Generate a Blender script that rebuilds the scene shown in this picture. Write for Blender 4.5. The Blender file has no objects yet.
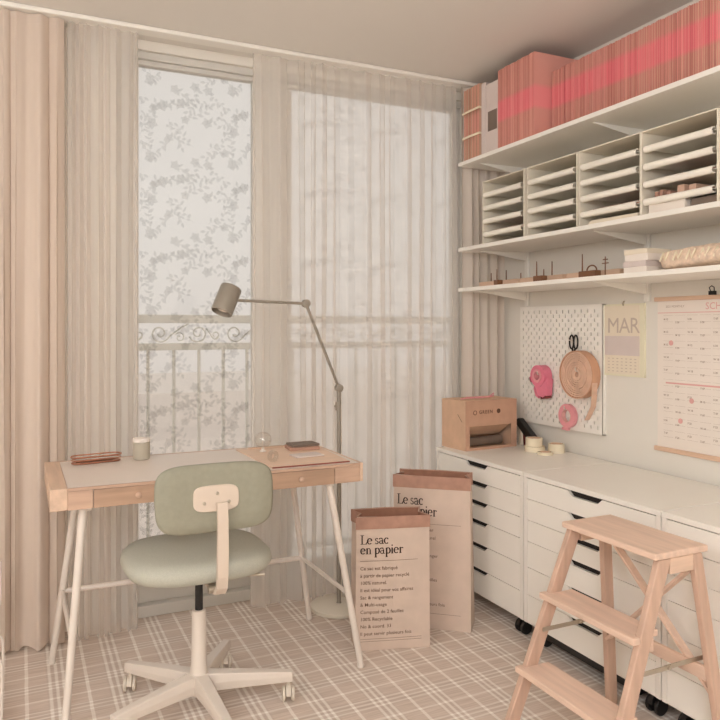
import bpy, bmesh, math, random
from mathutils import Vector, Matrix, Euler
random.seed(7)
PI = math.pi
sc = bpy.context.scene
COL = sc.collection
sc.view_settings.view_transform = 'Standard'
sc.view_settings.look = 'None'
sc.view_settings.gamma = 1.0
sc.view_settings.exposure = 0.0
sc.view_settings.use_curve_mapping = False
try:
    sc.cycles.use_denoising = True
    sc.cycles.max_bounces = 12
    sc.cycles.diffuse_bounces = 6
    sc.cycles.transparent_max_bounces = 24
    sc.cycles.sample_clamp_indirect = 6
except Exception:
    pass

# ------------------------------------------------------------------ materials
def lin(c):
    return tuple(((v/255)/12.92 if v/255 <= .04045 else ((v/255+.055)/1.055)**2.4) for v in c)

def mat(name, rgb, rough=.6, metal=0, var=.04, scale=12, spec=.5, bump=0, coords='Object', stretch=(1, 1, 1), coat=0):
    """principled material whose colour is gently broken up by noise; rgb = sRGB 0-255 albedo"""
    m = bpy.data.materials.new(name); m.use_nodes = True
    nt = m.node_tree; b = nt.nodes['Principled BSDF']
    b.inputs['Roughness'].default_value = rough
    b.inputs['Metallic'].default_value = metal
    b.inputs['Specular IOR Level'].default_value = spec
    b.inputs['Coat Weight'].default_value = coat
    tc = nt.nodes.new('ShaderNodeTexCoord'); mp = nt.nodes.new('ShaderNodeMapping')
    mp.inputs['Scale'].default_value = stretch
    nz = nt.nodes.new('ShaderNodeTexNoise'); nz.inputs['Scale'].default_value = scale
    nz.inputs['Detail'].default_value = 4
    nt.links.new(tc.outputs[coords], mp.inputs[0]); nt.links.new(mp.outputs[0], nz.inputs['Vector'])
    rp = nt.nodes.new('ShaderNodeValToRGB')
    c = lin(rgb)
    rp.color_ramp.elements[0].position = .3; rp.color_ramp.elements[1].position = .7
    rp.color_ramp.elements[0].color = (*[max(0, v*(1-var*2)) for v in c], 1)
    rp.color_ramp.elements[1].color = (*[min(1, v*(1+var)) for v in c], 1)
    nt.links.new(nz.outputs['Fac'], rp.inputs[0]); nt.links.new(rp.outputs[0], b.inputs['Base Color'])
    if bump:
        bp = nt.nodes.new('ShaderNodeBump'); bp.inputs['Strength'].default_value = bump
        bp.inputs['Distance'].default_value = .004
        nt.links.new(nz.outputs['Fac'], bp.inputs['Height']); nt.links.new(bp.outputs[0], b.inputs['Normal'])
    return m

def wood(name, rgb, dark=.12, axis=0, rough=.5):
    st = [14, 14, 14]; st[axis] = 1.2
    m = mat(name, rgb, rough, var=dark, scale=3.0, stretch=tuple(st))
    return m

def translucent(name, rgb, alpha, tl=.55):
    """woven cloth: part open weave, part diffuse, part light passing through the threads"""
    m = bpy.data.materials.new(name); m.use_nodes = True
    nt = m.node_tree; nt.nodes.clear()
    out = nt.nodes.new('ShaderNodeOutputMaterial')
    d = nt.nodes.new('ShaderNodeBsdfDiffuse'); t = nt.nodes.new('ShaderNodeBsdfTranslucent')
    tr = nt.nodes.new('ShaderNodeBsdfTransparent')
    c = (*lin(rgb), 1)
    tc = nt.nodes.new('ShaderNodeTexCoord'); mp = nt.nodes.new('ShaderNodeMapping'); mp.inputs['Scale'].default_value = (60, 60, 1.5)
    nz = nt.nodes.new('ShaderNodeTexNoise'); nz.inputs['Scale'].default_value = 1.5
    nt.links.new(tc.outputs['Object'], mp.inputs[0]); nt.links.new(mp.outputs[0], nz.inputs['Vector'])
    rp = nt.nodes.new('ShaderNodeValToRGB')
    rp.color_ramp.elements[0].color = (*[v*.93 for v in c[:3]], 1); rp.color_ramp.elements[1].color = c
    nt.links.new(nz.outputs['Fac'], rp.inputs[0])
    nt.links.new(rp.outputs[0], d.inputs[0]); nt.links.new(rp.outputs[0], t.inputs[0])
    m1 = nt.nodes.new('ShaderNodeMixShader'); m1.inputs[0].default_value = tl
    nt.links.new(d.outputs[0], m1.inputs[1]); nt.links.new(t.outputs[0], m1.inputs[2])
    m2 = nt.nodes.new('ShaderNodeMixShader'); m2.inputs[0].default_value = alpha
    nt.links.new(tr.outputs[0], m2.inputs[1]); nt.links.new(m1.outputs[0], m2.inputs[2])
    nt.links.new(m2.outputs[0], out.inputs[0])
    return m

def glass_thin(name, tint=(.97, .97, .96), gloss=.05, haze=0):
    m = bpy.data.materials.new(name); m.use_nodes = True
    nt = m.node_tree; nt.nodes.clear()
    out = nt.nodes.new('ShaderNodeOutputMaterial')
    tr = nt.nodes.new('ShaderNodeBsdfTransparent'); tr.inputs[0].default_value = (*tint, 1)
    g = nt.nodes.new('ShaderNodeBsdfGlossy'); g.inputs['Roughness'].default_value = .03
    mx = nt.nodes.new('ShaderNodeMixShader'); mx.inputs[0].default_value = gloss
    src = tr
    if haze:   # pale haze mixed into the glass to veil and lift the dark view
        tl = nt.nodes.new('ShaderNodeBsdfTranslucent'); tl.inputs[0].default_value = (.95, .94, .92, 1)
        src = nt.nodes.new('ShaderNodeMixShader'); src.inputs[0].default_value = haze
        nt.links.new(tr.outputs[0], src.inputs[1]); nt.links.new(tl.outputs[0], src.inputs[2])
    nt.links.new(src.outputs[0], mx.inputs[1]); nt.links.new(g.outputs[0], mx.inputs[2])
    nt.links.new(mx.outputs[0], out.inputs[0])
    return m

def emit(name, rgb, s):
    m = bpy.data.materials.new(name); m.use_nodes = True
    nt = m.node_tree; nt.nodes.clear()
    out = nt.nodes.new('ShaderNodeOutputMaterial'); e = nt.nodes.new('ShaderNodeEmission')
    e.inputs[0].default_value = (*rgb, 1); e.inputs[1].default_value = s
    nt.links.new(e.outputs[0], out.inputs[0])
    return m

def floor_mat():
    m = bpy.data.materials.new('woven_plaid_floor'); m.use_nodes = True
    nt = m.node_tree; b = nt.nodes['Principled BSDF']; b.inputs['Roughness'].default_value = .75
    b.inputs['Specular IOR Level'].default_value = .25
    N = nt.nodes.new; L = nt.links.new
    tc = N('ShaderNodeTexCoord'); sp = N('ShaderNodeSeparateXYZ'); L(tc.outputs['Object'], sp.inputs[0])
    def M(op, a, bb=None, c=None):
        n = N('ShaderNodeMath'); n.operation = op
        for i, v in enumerate((a, bb, c)):
            if v is None: continue
            if isinstance(v, (int, float)): n.inputs[i].default_value = v
            else: L(v, n.inputs[i])
        return n.outputs[0]
    P = .19
    # fine wobble of the threads
    wn = N('ShaderNodeTexNoise'); wn.inputs['Scale'].default_value = 25; L(tc.outputs['Object'], wn.inputs['Vector'])
    wob = M('MULTIPLY', M('SUBTRACT', wn.outputs['Fac'], .5), .004)
    def stripes(coord, off, w):
        t = M('MULTIPLY', M('SUBTRACT', M('FRACT', M('DIVIDE', M('ADD', M('SUBTRACT', coord, off), wob), P)), .5), P)  # -.095 .. .095, pattern centre at 0
        masks = []
        for c, ww in ((-.022, w), (0, w), (.022, w), (.0925, w*.6), (-.0925, w*.6)):
            dd = M('ABSOLUTE', M('SUBTRACT', t, c))
            mr = N('ShaderNodeMapRange'); mr.inputs[1].default_value = ww*.6; mr.inputs[2].default_value = ww*1.35
            mr.inputs[3].default_value = 1; mr.inputs[4].default_value = 0
            L(dd, mr.inputs[0]); masks.append(mr.outputs[0])
        r = masks[0]
        for k in masks[1:]: r = M('MAXIMUM', r, k)
        band = N('ShaderNodeMapRange'); band.inputs[1].default_value = .028; band.inputs[2].default_value = .034
        band.inputs[3].default_value = 1; band.inputs[4].default_value = 0
        L(M('ABSOLUTE', t), band.inputs[0])
        return r, band.outputs[0]
    sx, bx_ = stripes(sp.outputs[0], .115+P/2, .0052)
    sy, by_ = stripes(sp.outputs[1], 2.285+P/2, .0045)
    # weave streaks along X
    mp = N('ShaderNodeMapping'); mp.inputs['Scale'].default_value = (6, 130, 1); L(tc.outputs['Object'], mp.inputs[0])
    st = N('ShaderNodeTexNoise'); st.inputs['Scale'].default_value = 1.2; st.inputs['Detail'].default_value = 3; L(mp.outputs[0], st.inputs['Vector'])
    mp2 = N('ShaderNodeMapping'); mp2.inputs['Scale'].default_value = (2.5, 2.5, 1); L(tc.outputs['Object'], mp2.inputs[0])
    big = N('ShaderNodeTexNoise'); big.inputs['Scale'].default_value = 1.6; L(mp2.outputs[0], big.inputs['Vector'])
    rp = N('ShaderNodeValToRGB'); L(st.outputs['Fac'], rp.inputs[0])
    rp.color_ramp.elements[0].position = .3; rp.color_ramp.elements[1].position = .72
    rp.color_ramp.elements[0].color = (*lin(FLOOR_D), 1); rp.color_ramp.elements[1].color = (*lin(FLOOR_M), 1)
    mixb = N('ShaderNodeMix'); mixb.data_type = 'RGBA'; mixb.blend_type = 'MULTIPLY'
    L(M('MULTIPLY', M('MAXIMUM', bx_, by_), .45), mixb.inputs[0]); L(rp.outputs[0], mixb.inputs[6]); mixb.inputs[7].default_value = (.78, .76, .74, 1)
    mixc = N('ShaderNodeMix'); mixc.data_type = 'RGBA'; L(M('MULTIPLY', big.outputs['Fac'], .35), mixc.inputs[0])
    L(mixb.outputs[2], mixc.inputs[6]); mixc.inputs[7].default_value = (*lin(FLOOR_L), 1)
    mixd = N('ShaderNodeMix'); mixd.data_type = 'RGBA'; L(M('MULTIPLY', M('ADD', M('MULTIPLY', sx, .62), M('MULTIPLY', sy, .45)), .85), mixd.inputs[0]); mixd.clamp_factor = True
    L(mixc.outputs[2], mixd.inputs[6]); mixd.inputs[7].default_value = (*lin(FLOOR_S), 1)
    L(mixd.outputs[2], b.inputs['Base Color'])
    bp = N('ShaderNodeBump'); bp.inputs['Strength'].default_value = .25; bp.inputs['Distance'].default_value = .002
    L(st.outputs['Fac'], bp.inputs['Height']); L(bp.outputs[0], b.inputs['Normal'])
    return m

FLOOR_D = (188, 168, 153); FLOOR_M = (220, 204, 191); FLOOR_L = (228, 215, 204); FLOOR_S = (252, 246, 238)

def magazine_mat(name, base, band):
    m = bpy.data.materials.new(name); m.use_nodes = True
    nt = m.node_tree; b = nt.nodes['Principled BSDF']; b.inputs['Roughness'].default_value = .55
    N = nt.nodes.new; L = nt.links.new
    tc = N('ShaderNodeTexCoord'); sp = N('ShaderNodeSeparateXYZ'); L(tc.outputs['Object'], sp.inputs[0])
    mr = N('ShaderNodeMapRange'); mr.inputs[2].default_value = .36; L(sp.outputs[2], mr.inputs[0])
    rp = N('ShaderNodeValToRGB'); L(mr.outputs[0], rp.inputs[0])
    cr = rp.color_ramp; cr.elements[0].position = 0; cr.elements[0].color = (*lin(base), 1)
    cr.elements[1].position = .31; cr.elements[1].color = (*lin(base), 1)
    for p, c in ((.36, band), (.56, band), (.62, base)):
        e = cr.elements.new(p); e.color = (*lin(c), 1)
    L(rp.outputs[0], b.inputs['Base Color'])
    return m

W = dict(
    wall=mat('warm_white_wall_paint', (226, 221, 212), .9, var=.015, scale=3),
    ceiling=mat('ceiling_paint', (228, 224, 217), .95, var=.01, scale=2),
    frame=mat('window_frame_white', (206, 203, 196), .45, var=.01),
    white=mat('white_lacquer', (238, 234, 226), .38, var=.012, scale=4),
    whiteside=mat('white_lacquer_carcass', (234, 229, 221), .42, var=.012, scale=4),
    metal=mat('white_powder_metal', (222, 212, 202), .4, var=.015),
    black=mat('black_plastic', (22, 19, 18), .45, var=.1),
    cutout_shade=mat('painted_cutout_shade', (30, 22, 18), .8, var=.1),  # near-black colour standing in for shade inside the drawer cut-outs
    sage=mat('sage_upholstery', (180, 179, 166), .9, var=.05, scale=300, bump=.3, spec=.2),
    sageback=mat('sage_backrest_shell', (148, 145, 128), .75, var=.03, scale=60, spec=.3),
    cream=mat('cream_plastic', (208, 192, 176), .4, var=.01),
    chair=mat('chair_white_metal', (218, 207, 196), .38, var=.012),
    bamboo=wood('bamboo_edge', (192, 160, 138), .10, 0),
    bamboodr=wood('bamboo_drawer_front', (178, 146, 122), .10, 0),
    bamboo_y=wood('bamboo_end_edge', (212, 182, 158), .08, 1),
    laminate=mat('pale_grey_laminate', (221, 208, 197), .35, var=.015, scale=5),
    beech_x=wood('beech_depthwise', (224, 194, 172), .07, 0),
    beech_y=wood('beech_step', (226, 196, 176), .07, 1),
    beech_z=wood('beech_leg', (202, 170, 150), .08, 2),
    oak=wood('oak_shelf_piece', (222, 188, 162), .08, 1),
    walnut=wood('walnut_block', (128, 86, 58), .14, 1),
    steel=mat('dull_steel', (190, 180, 165), .35, .9, var=.02),
    lampmetal=mat('warm_grey_lamp_metal', (152, 144, 132), .45, .2, var=.02),
    lampbase=mat('lamp_base_enamel', (224, 216, 200), .35, var=.01),
    copper=mat('copper_wire', (176, 118, 92), .35, .75, var=.05),
    kraft=mat('kraft_paper', (176, 136, 118), .85, var=.06, scale=30),
    bagpaper=mat('white_bag_paper', (208, 188, 173), .85, var=.03, scale=14, bump=.3),
    bagin=mat('kraft_bag_lining', (164, 118, 96), .9, var=.06, scale=30),
    ink=mat('dark_brown_ink', (60, 42, 34), .8, var=.05),
    inksoft=mat('brown_small_print', (112, 86, 70), .8, var=.05),
    card=mat('corrugated_cardboard', (212, 176, 148), .85, var=.04, scale=20),
    cardpr=mat('cardboard_front', (194, 154, 130), .85, var=.04, scale=20),
    cardprint=mat('cardboard_print', (96, 64, 48), .85, var=.04),
    pink=mat('pink_plastic', (226, 126, 148), .35, var=.04),
    pinkd=mat('deep_pink_plastic', (196, 70, 104), .35, var=.04),
    pinkl=mat('light_pink_tape', (230, 156, 162), .4, var=.04),
    peach=mat('peach_ribbon', (222, 184, 160), .55, var=.05, scale=30),
    peachd=mat('peach_ribbon_edge', (208, 160, 130), .6, var=.05),
    paper=mat('white_paper', (234, 224, 214), .8, var=.01),
    paperw=mat('cream_paper', (230, 218, 198), .8, var=.01),
    yellow=mat('pale_yellow_card', (228, 222, 196), .7, var=.02),
    lilac=mat('pale_lilac_card', (214, 200, 194), .7, var=.02),
    rose=mat('rose_print', (226, 172, 166), .8, var=.03),
    printgrey=mat('grey_print', (168, 148, 132), .8, var=.02),
    mark=mat('pale_letter_print', (196, 180, 166), .8, var=.02),
    tape=mat('cream_tape', (234, 222, 196), .4, var=.02),
    linen=mat('brown_linen', (226, 202, 180), .95, var=.1, scale=70, bump=.25),
    drape=translucent('blackout_drape_cloth', (226, 210, 196), 1.0, .22),
    drape2=translucent('beige_drape_cloth', (226, 216, 206), 1.0, .3),
    sheer=translucent('sheer_voile', (252, 246, 240), .46, .62),
    glass=glass_thin('window_glass', haze=.12),
    clear=glass_thin('clear_glass', (.93, .92, .9), .16),
    film=glass_thin('tinted_leaf_film', (.865, .86, .855), 0),
    railing=mat('railing_paint', (236, 234, 228), .5, var=.02),
    concrete=mat('balcony_concrete', (232, 228, 220), .9, var=.04),
    facade=mat('far_facade', (240, 230, 222), .9, var=.03),
    rubber=mat('grey_rubber', (160, 150, 138), .7, var=.05),
    casterw=mat('caster_plastic', (214, 203, 188), .4, var=.03),
    mat_=wood('tan_desk_mat', (226, 196, 172), .04, 0),
    matedge=mat('mat_edge_red_brown', (140, 74, 60), .7, var=.05),
    greybook=mat('grey_brown_cover', (120, 104, 92), .6, var=.05),
    tray=mat('tray_white_metal', (240, 235, 224), .4, var=.01),
    traypanel=mat('tray_body_metal', (230, 222, 206), .45, var=.01),
    orange=mat('orange_wood_end', (206, 132, 84), .6, var=.05),
    darkred=mat('dark_red_grip', (110, 42, 40), .45, var=.05),
    frosted=translucent('frosted_candle_glass', (230, 224, 210), .85, .5),
)
W['floor'] = floor_mat()
MAGS = [magazine_mat('magazine_cover_rose', (204, 140, 130), (230, 126, 134)),
        magazine_mat('magazine_cover_salmon', (218, 156, 144), (236, 146, 148)),
        magazine_mat('magazine_cover_brick', (196, 130, 120), (222, 116, 126))]
MPAGE = magazine_mat('magazine_pages', (214, 176, 152), (228, 150, 146))
MPAGE2 = magazine_mat('magazine_pages_dark', (176, 120, 104), (206, 112, 114))

# ------------------------------------------------------------------ mesh builder
class MB:
    def __init__(s): s.v = []; s.f = []; s.m = []
    def add(s, vs, fs, mi=0, M=None):
        o = len(s.v)
        for p in vs:
            p = Vector(p)
            s.v.append(tuple(M @ p) if M is not None else tuple(p))
        for f in fs: s.f.append([o+i for i in f]); s.m.append(mi)
        return s
    def box(s, x0, x1, y0, y1, z0, z1, mi=0, M=None):
        vs = [(x, y, z) for z in (z0, z1) for y in (y0, y1) for x in (x0, x1)]
        fs = [(0, 2, 3, 1), (4, 5, 7, 6), (0, 1, 5, 4), (2, 6, 7, 3), (0, 4, 6, 2), (1, 3, 7, 5)]
        return s.add(vs, fs, mi, M)
    def prism(s, poly, h0, h1, axis='z', mi=0, M=None):
        """extrude a 2D polygon. axis z: (x,y)->z ; axis y: (x,z) ; axis x: (y,z)"""
        n = len(poly)
        def P(a, b, h): return {'z': (a, b, h), 'y': (a, h, b), 'x': (h, a, b)}[axis]
        vs = [P(a, b, h0) for a, b in poly]+[P(a, b, h1) for a, b in poly]
        fs = [tuple(range(n))[::-1], tuple(range(n, 2*n))]+[(i, (i+1) % n, n+(i+1) % n, n+i) for i in range(n)]
        return s.add(vs, fs, mi, M)
    def hexa(s, a, b, mi=0):
        """a, b: two quads of 4 points"""
        return s.add(list(a)+list(b), [(3, 2, 1, 0), (4, 5, 6, 7)]+[(i, (i+1) % 4, 4+(i+1) % 4, 4+i) for i in range(4)], mi)
    def beam(s, p, q, w, h, up=(0, 0, 1), mi=0):
        p, q = Vector(p), Vector(q); d = (q-p).normalized(); u = Vector(up)
        sd = d.cross(u).normalized(); u = sd.cross(d).normalized()
        def Q(c): return [c-sd*w/2-u*h/2, c+sd*w/2-u*h/2, c+sd*w/2+u*h/2, c-sd*w/2+u*h/2]
        return s.hexa(Q(p), Q(q), mi)
    def tube(s, pts, r, n=10, mi=0, closed=False):
        pts = [Vector(p) for p in pts]; N = len(pts)
        rs = r if isinstance(r, (list, tuple)) else [r]*N
        rings = []; prev = None
        for i, p in enumerate(pts):
            if closed: d = pts[(i+1) % N]-pts[i-1]
            else: d = pts[min(i+1, N-1)]-pts[max(i-1, 0)]
            d.normalize()
            if prev is None:
                a = Vector((0, 0, 1)) if abs(d.z) < .9 else Vector((1, 0, 0))
                u = d.cross(a).normalized()
            else:
                u = prev-d*prev.dot(d); u.normalize()
            prev = u; w = d.cross(u)
            rings.append([p+(u*math.cos(2*PI*k/n)+w*math.sin(2*PI*k/n))*rs[i] for k in range(n)])
        vs = [v for R in rings for v in R]; fs = []
        for i in range(N if closed else N-1):
            a = i*n; b = ((i+1) % N)*n
            for k in range(n): fs.append((a+k, a+(k+1) % n, b+(k+1) % n, b+k))
        if not closed:
            fs.append(tuple(range(n))[::-1]); fs.append(tuple((N-1)*n+k for k in range(n)))
        return s.add(vs, fs, mi)
    def lathe(s, prof, n=32, mi=0, M=None, cap=True):
        """prof: (r,z) from bottom to top"""
        vs = []; fs = []; N = len(prof)
        for r, z in prof:
            for k in range(n): vs.append((r*math.cos(2*PI*k/n), r*math.sin(2*PI*k/n), z))
        for i in range(N-1):
            for k in range(n): fs.append((i*n+k, i*n+(k+1) % n, (i+1)*n+(k+1) % n, (i+1)*n+k))
        if cap: fs.append(tuple(range(n))[::-1]); fs.append(tuple((N-1)*n+k for k in range(n)))
        return s.add(vs, fs, mi, M)
    def ring(s, ro, ri, z0, z1, n=36, mi=0, M=None):
        vs = []; fs = []
        pr = [(ri, z0), (ro, z0), (ro, z1), (ri, z1)]
        for r, z in pr:
            for k in range(n): vs.append((r*math.cos(2*PI*k/n), r*math.sin(2*PI*k/n), z))
        for i in range(4):
            for k in range(n): fs.append((i*n+k, i*n+(k+1) % n, ((i+1) % 4)*n+(k+1) % n, ((i+1) % 4)*n+k))
        return s.add(vs, fs, mi, M)
    def build(s, name, mats, parent=None, smooth=False, bevel=0, loc=None, seg=2):
        me = bpy.data.meshes.new(name); me.from_pydata(s.v, [], s.f)
        for m in (mats if isinstance(mats, (list, tuple)) else [mats]):
            me.materials.append(W[m] if isinstance(m, str) else m)
        me.polygons.foreach_set('material_index', s.m)
        bm = bmesh.new(); bm.from_mesh(me); bmesh.ops.recalc_face_normals(bm, faces=bm.faces); bm.to_mesh(me); bm.free()
        if smooth: me.shade_smooth()
        me.update()
        o = bpy.data.objects.new(name, me); COL.objects.link(o)
        if smooth:
            try: me.set_sharp_from_angle(angle=math.radians(40))
            except Exception: pass
        if bevel:
            b = o.modifiers.new('bevel', 'BEVEL'); b.width = bevel; b.segments = seg; b.limit_method = 'ANGLE'; b.angle_limit = math.radians(40)
            b.harden_normals = False
        if parent is not None: o.parent = parent
        if loc: o.location = loc
        return o

def tag(o, label=None, cat=None, group=None, kind=None):
    if label: o['label'] = label
    if cat: o['category'] = cat
    if group: o['group'] = group
    if kind: o['kind'] = kind
    return o
def thing(name, label, cat, loc=(0, 0, 0), rz=0, group=None):
    o = bpy.data.objects.new(name, None); COL.objects.link(o)
    o.empty_display_size = .05
    o.location = loc; o.rotation_euler = (0, 0, rz)
    return tag(o, label, cat, group)
def struct(o): o['kind'] = 'structure'; return o
def copy_tree(o, parent=None):
    c = o.copy(); COL.objects.link(c)
    if parent is not None: c.parent = parent
    for ch in list(o.children): copy_tree(ch, c)
    return c

def text_polys(txt, size, align='LEFT', spacing=1.0, line=1.0, bold=0):
    """verts, faces of flat lettering in the XY plane (built-in font)"""
    cu = bpy.data.curves.new('t', 'FONT'); cu.body = txt; cu.size = size; cu.align_x = align
    cu.space_character = spacing; cu.space_line = line; cu.offset = bold; cu.resolution_u = 2
    ob = bpy.data.objects.new('t', cu); COL.objects.link(ob)
    dg = bpy.context.evaluated_depsgraph_get(); dg.update()
    me = bpy.data.meshes.new_from_object(ob.evaluated_get(dg))
    vs = [tuple(v.co) for v in me.vertices]; fs = [tuple(p.vertices) for p in me.polygons]
    bpy.data.objects.remove(ob); bpy.data.curves.remove(cu); bpy.data.meshes.remove(me)
    return vs, fs

# serif letters (x-height 1) ------------------------------------------------
def glyph(ch):
    P = []
    def rect(a, b, c, d): P.append([(a, b), (c, b), (c, d), (a, d)])
    def arc(cx, cy, rx, ry, a0, a1, thick, thin, n=16):
        for i in range(n):
            q = []
            for t, sgn in ((i/n, 1), ((i+1)/n, 1), ((i+1)/n, -1), (i/n, -1)):
                a = math.radians(a0+(a1-a0)*t); w = (thin+(thick-thin)*abs(math.cos(a)))/2*sgn
                q.append((cx+(rx+w)*math.cos(a), cy+(ry+w)*math.sin(a)))
            P.append(q)
    T, t = .25, .10
    def stem(x, y0, y1, sb=True, st=True):
        rect(x-T/2, y0, x+T/2, y1)
        if sb: rect(x-.22, y0, x+.22, y0+.07)
        if st: P.append([(x-.22, y1-.12), (x, y1-.12), (x+.05, y1+.02), (x-.05, y1)])
    if ch == 'L':
        rect(.22, 0, .44, 1.5); rect(.05, 1.43, .66, 1.5); rect(.05, 0, 1.1, .08); P.append([(.85, .05), (1.1, .05), (1.16, .42), (1.08, .4)]); return P, 1.2
    if ch == 'e': arc(.46, .5, .34, .44, 8, 318, T, t); rect(.16, .5, .82, .58); return P, .92
    if ch == 'c': arc(.46, .5, .34, .44, 45, 315, T, t); arc(.68, .78, .05, .05, 0, 360, .1, .1, 6); return P, .86
    if ch == 's':
        arc(.38, .73, .2, .21, 40, 270, .15, t); arc(.38, .27, .22, .22, -140, 90, .17, t)
        rect(.5, .72, .56, .96); rect(.12, .06, .18, .3); return P, .74
    if ch == 'a':
        arc(.36, .68, .24, .27, 20, 165, T, t); rect(.54, .1, .74, .72); arc(.4, .28, .24, .24, 60, 330, .17, t); P.append([(.6, .02), (.88, .0), (.92, .08), (.7, .14)]); return P, .92
    if ch in 'nm':
        stem(.3, 0, .96); arc(.56, .66, .24, .26, 10, 150, .16, t); rect(.7, 0, .9, .7); rect(.58, 0, 1.02, .07); return P, 1.1
    if ch == 'p': stem(.3, -.55, .96); arc(.56, .5, .32, .44, -135, 135, T, t); return P, 1.02
    if ch == 'i': stem(.28, 0, .96); arc(.28, 1.32, .06, .06, 0, 360, .12, .12, 8); return P, .54
    if ch == 'r': stem(.3, 0, .96); arc(.58, .68, .2, .2, 50, 150, .14, .1); arc(.7, .82, .05, .05, 0, 360, .12, .12, 6); return P, .78
    return P, .5
def serif(txt, xh, x0, z0, mb, M, k=.8):
    x = x0
    for ch in txt:
        if ch == ' ': x += .4*xh*k; continue
        P, adv = glyph(ch)
        for q in P:
            mb.add([(x+a*xh*k, 0, z0+b*xh) for a, b in q], [(0, 1, 2, 3)], 0, M)
        x += adv*xh*k*.93
    return x

# ------------------------------------------------------------------ camera
CAMH = 1.22; TH = math.atan(340/719)
cam_d = bpy.data.cameras.new('camera'); cam = bpy.data.objects.new('camera', cam_d); COL.objects.link(cam)
cam_d.sensor_width = 36; cam_d.lens = 36*719/720; cam_d.shift_y = (328-360)/720
cam.location = (0, 0, CAMH); cam.rotation_euler = (PI/2, 0, -TH); cam_d.clip_start = .02
sc.camera = cam

# ------------------------------------------------------------------ room shell
XR = 2.25; XL = -1.9; YB = 3.12; YF = -2.2; ZC = 2.43
struct(MB().box(XL-.1, XR+.1, YF-.1, YB+.15, -.1, 0).build('floor', 'floor'))
struct(MB().box(XL-.1, XR+.1, YF-.1, YB+.15, ZC, ZC+.1).build('ceiling', 'ceiling'))
struct(MB().box(XR, XR+.1, YF, YB+.15, 0, ZC).build('wall_right', 'wall'))
struct(MB().box(XL-.1, XL, YF, YB+.15, 0, ZC).build('wall_left', 'wall'))
struct(MB().box(XL, XR, YF-.1, YF, 0, ZC).build('wall_front', 'wall'))
WX0, WX1, WZ1 = .36, 2.12, 2.39
struct(MB().box(XL, WX0, YB, YB+.15, 0, ZC).box(WX1, XR, YB, YB+.15, 0, ZC).box(WX0, WX1, YB, YB+.15, WZ1, ZC).build('wall_back', 'wall'))
struct(MB().box(XR-.012, XR-.001, YF+.01, 2.95, .001, .07).build('baseboard_right', 'white', bevel=.003))
struct(MB().box(XL+.02, WX0-.02, YB-.012, YB-.001, .001, .07).build('baseboard_back', 'white', bevel=.003))
struct(MB().box(XL+.001, XL+.012, YF+.01, YB-.02, .001, .07).build('baseboard_left', 'white', bevel=.003))

# window: two tall sliding sashes in one frame
win = struct(MB().box(WX0, WX0+.05, YB+.02, YB+.14, 0, WZ1).box(WX1-.05, WX1, YB+.02, YB+.14, 0, WZ1)
             .box(WX0+.05, WX1-.05, YB+.02, YB+.14, WZ1-.03, WZ1).box(WX0+.05, WX1-.05, YB+.0, YB+.14, 0.001, .05)
             .box(.97, 1.12, YB+.03, YB+.12, .05, WZ1-.03).build('window_1', 'frame', bevel=.003))
def sash(x0, x1, y, name='sash'):
    s = MB(); w = .045; z0, z1 = .05, WZ1-.03
    s.box(x0, x0+w, y, y+.035, z0, z1).box(x1-w, x1, y, y+.035, z0, z1).box(x0+w, x1-w, y, y+.035, z0, .13).box(x0+w, x1-w, y, y+.035, z1-.02, z1)
    o = s.build(name, 'frame', win, bevel=.002)
    MB().box(x0+w, x1-w, y+.014, y+.02, .13, z1-.02).build('glass_pane', 'glass', o)
    return o
s1 = sash(.41, 1.0, YB+.04); s2 = sash(1.1, 2.07, YB+.045)
# floral film: leafy sprays cut in frosted film on the panes
def film(x0, x1, parent, seed):
    rnd = random.Random(seed); mb = MB(); y = YB+.0515
    def leaf(x, z, a, L, w):
        c, s = math.cos(a), math.sin(a)
        pts = [(0, 0), (.3*L, w*.5), (.65*L, w*.42), (L, 0), (.65*L, -w*.42), (.3*L, -w*.5)]
        pp = [(x+c*u-s*v, z+s*u+c*v) for u, v in pts]
        if all(x0+.003 < p[0] < x1-.003 and .14 < p[1] < WZ1-.055 for p in pp):
            mb.add([(p[0], y, p[1]) for p in pp], [tuple(range(6))])
    def flower(x, z, r):
        k0 = rnd.random()*6
        for k in range(5):
            leaf(x, z, k0+k*2*PI/5, r, r*.75)
    TW, TH_ = .36, .33
    for ty in range(-1, 8):
        for tx in range(-1, 4):
            rnd = random.Random(77)          # the printed repeat
            ox = x0+tx*TW+(.18 if ty % 2 else 0)*0; oz = .1+ty*TH_
            for k in range(16):
                x = ox+(k % 4)*.09+rnd.uniform(.0, .07); z = oz+(k//4)*.0825+rnd.uniform(0, .06)
                a = rnd.uniform(0, 2*PI); n = rnd.randint(6, 9)
                if rnd.random() < .55: flower(x, z, rnd.uniform(.020, .028))
                for q in range(n):
                    nx, nz_ = x+math.cos(a)*.0155, z+math.sin(a)*.0155
                    dx, dz = -math.sin(a)*.0010, math.cos(a)*.0010
                    if x0+.005 < min(x, nx) and max(x, nx) < x1-.005 and .15 < min(z, nz_) and max(z, nz_) < WZ1-.06:
                        mb.add([(x+dx, y, z+dz), (nx+dx, y, nz_+dz), (nx-dx, y, nz_-dz), (x-dx, y, z-dz)], [(0, 1, 2, 3)])
                    sgn = 1 if q % 2 else -1
                    if q > 0: leaf(x, z, a+sgn*rnd.uniform(.5, 1.3), rnd.uniform(.018, .032), rnd.uniform(.010, .016))
                    if rnd.random() < .35: leaf(x, z, a-sgn*rnd.uniform(.5, 1.3), rnd.uniform(.012, .022), rnd.uniform(.008, .012))
                    x, z = nx, nz_; a += rnd.uniform(-.5, .5)
                leaf(x, z, a, .026, .013)
    return mb.build('floral_film', 'film', parent)
film(.455, .955, s1, 3)
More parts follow.
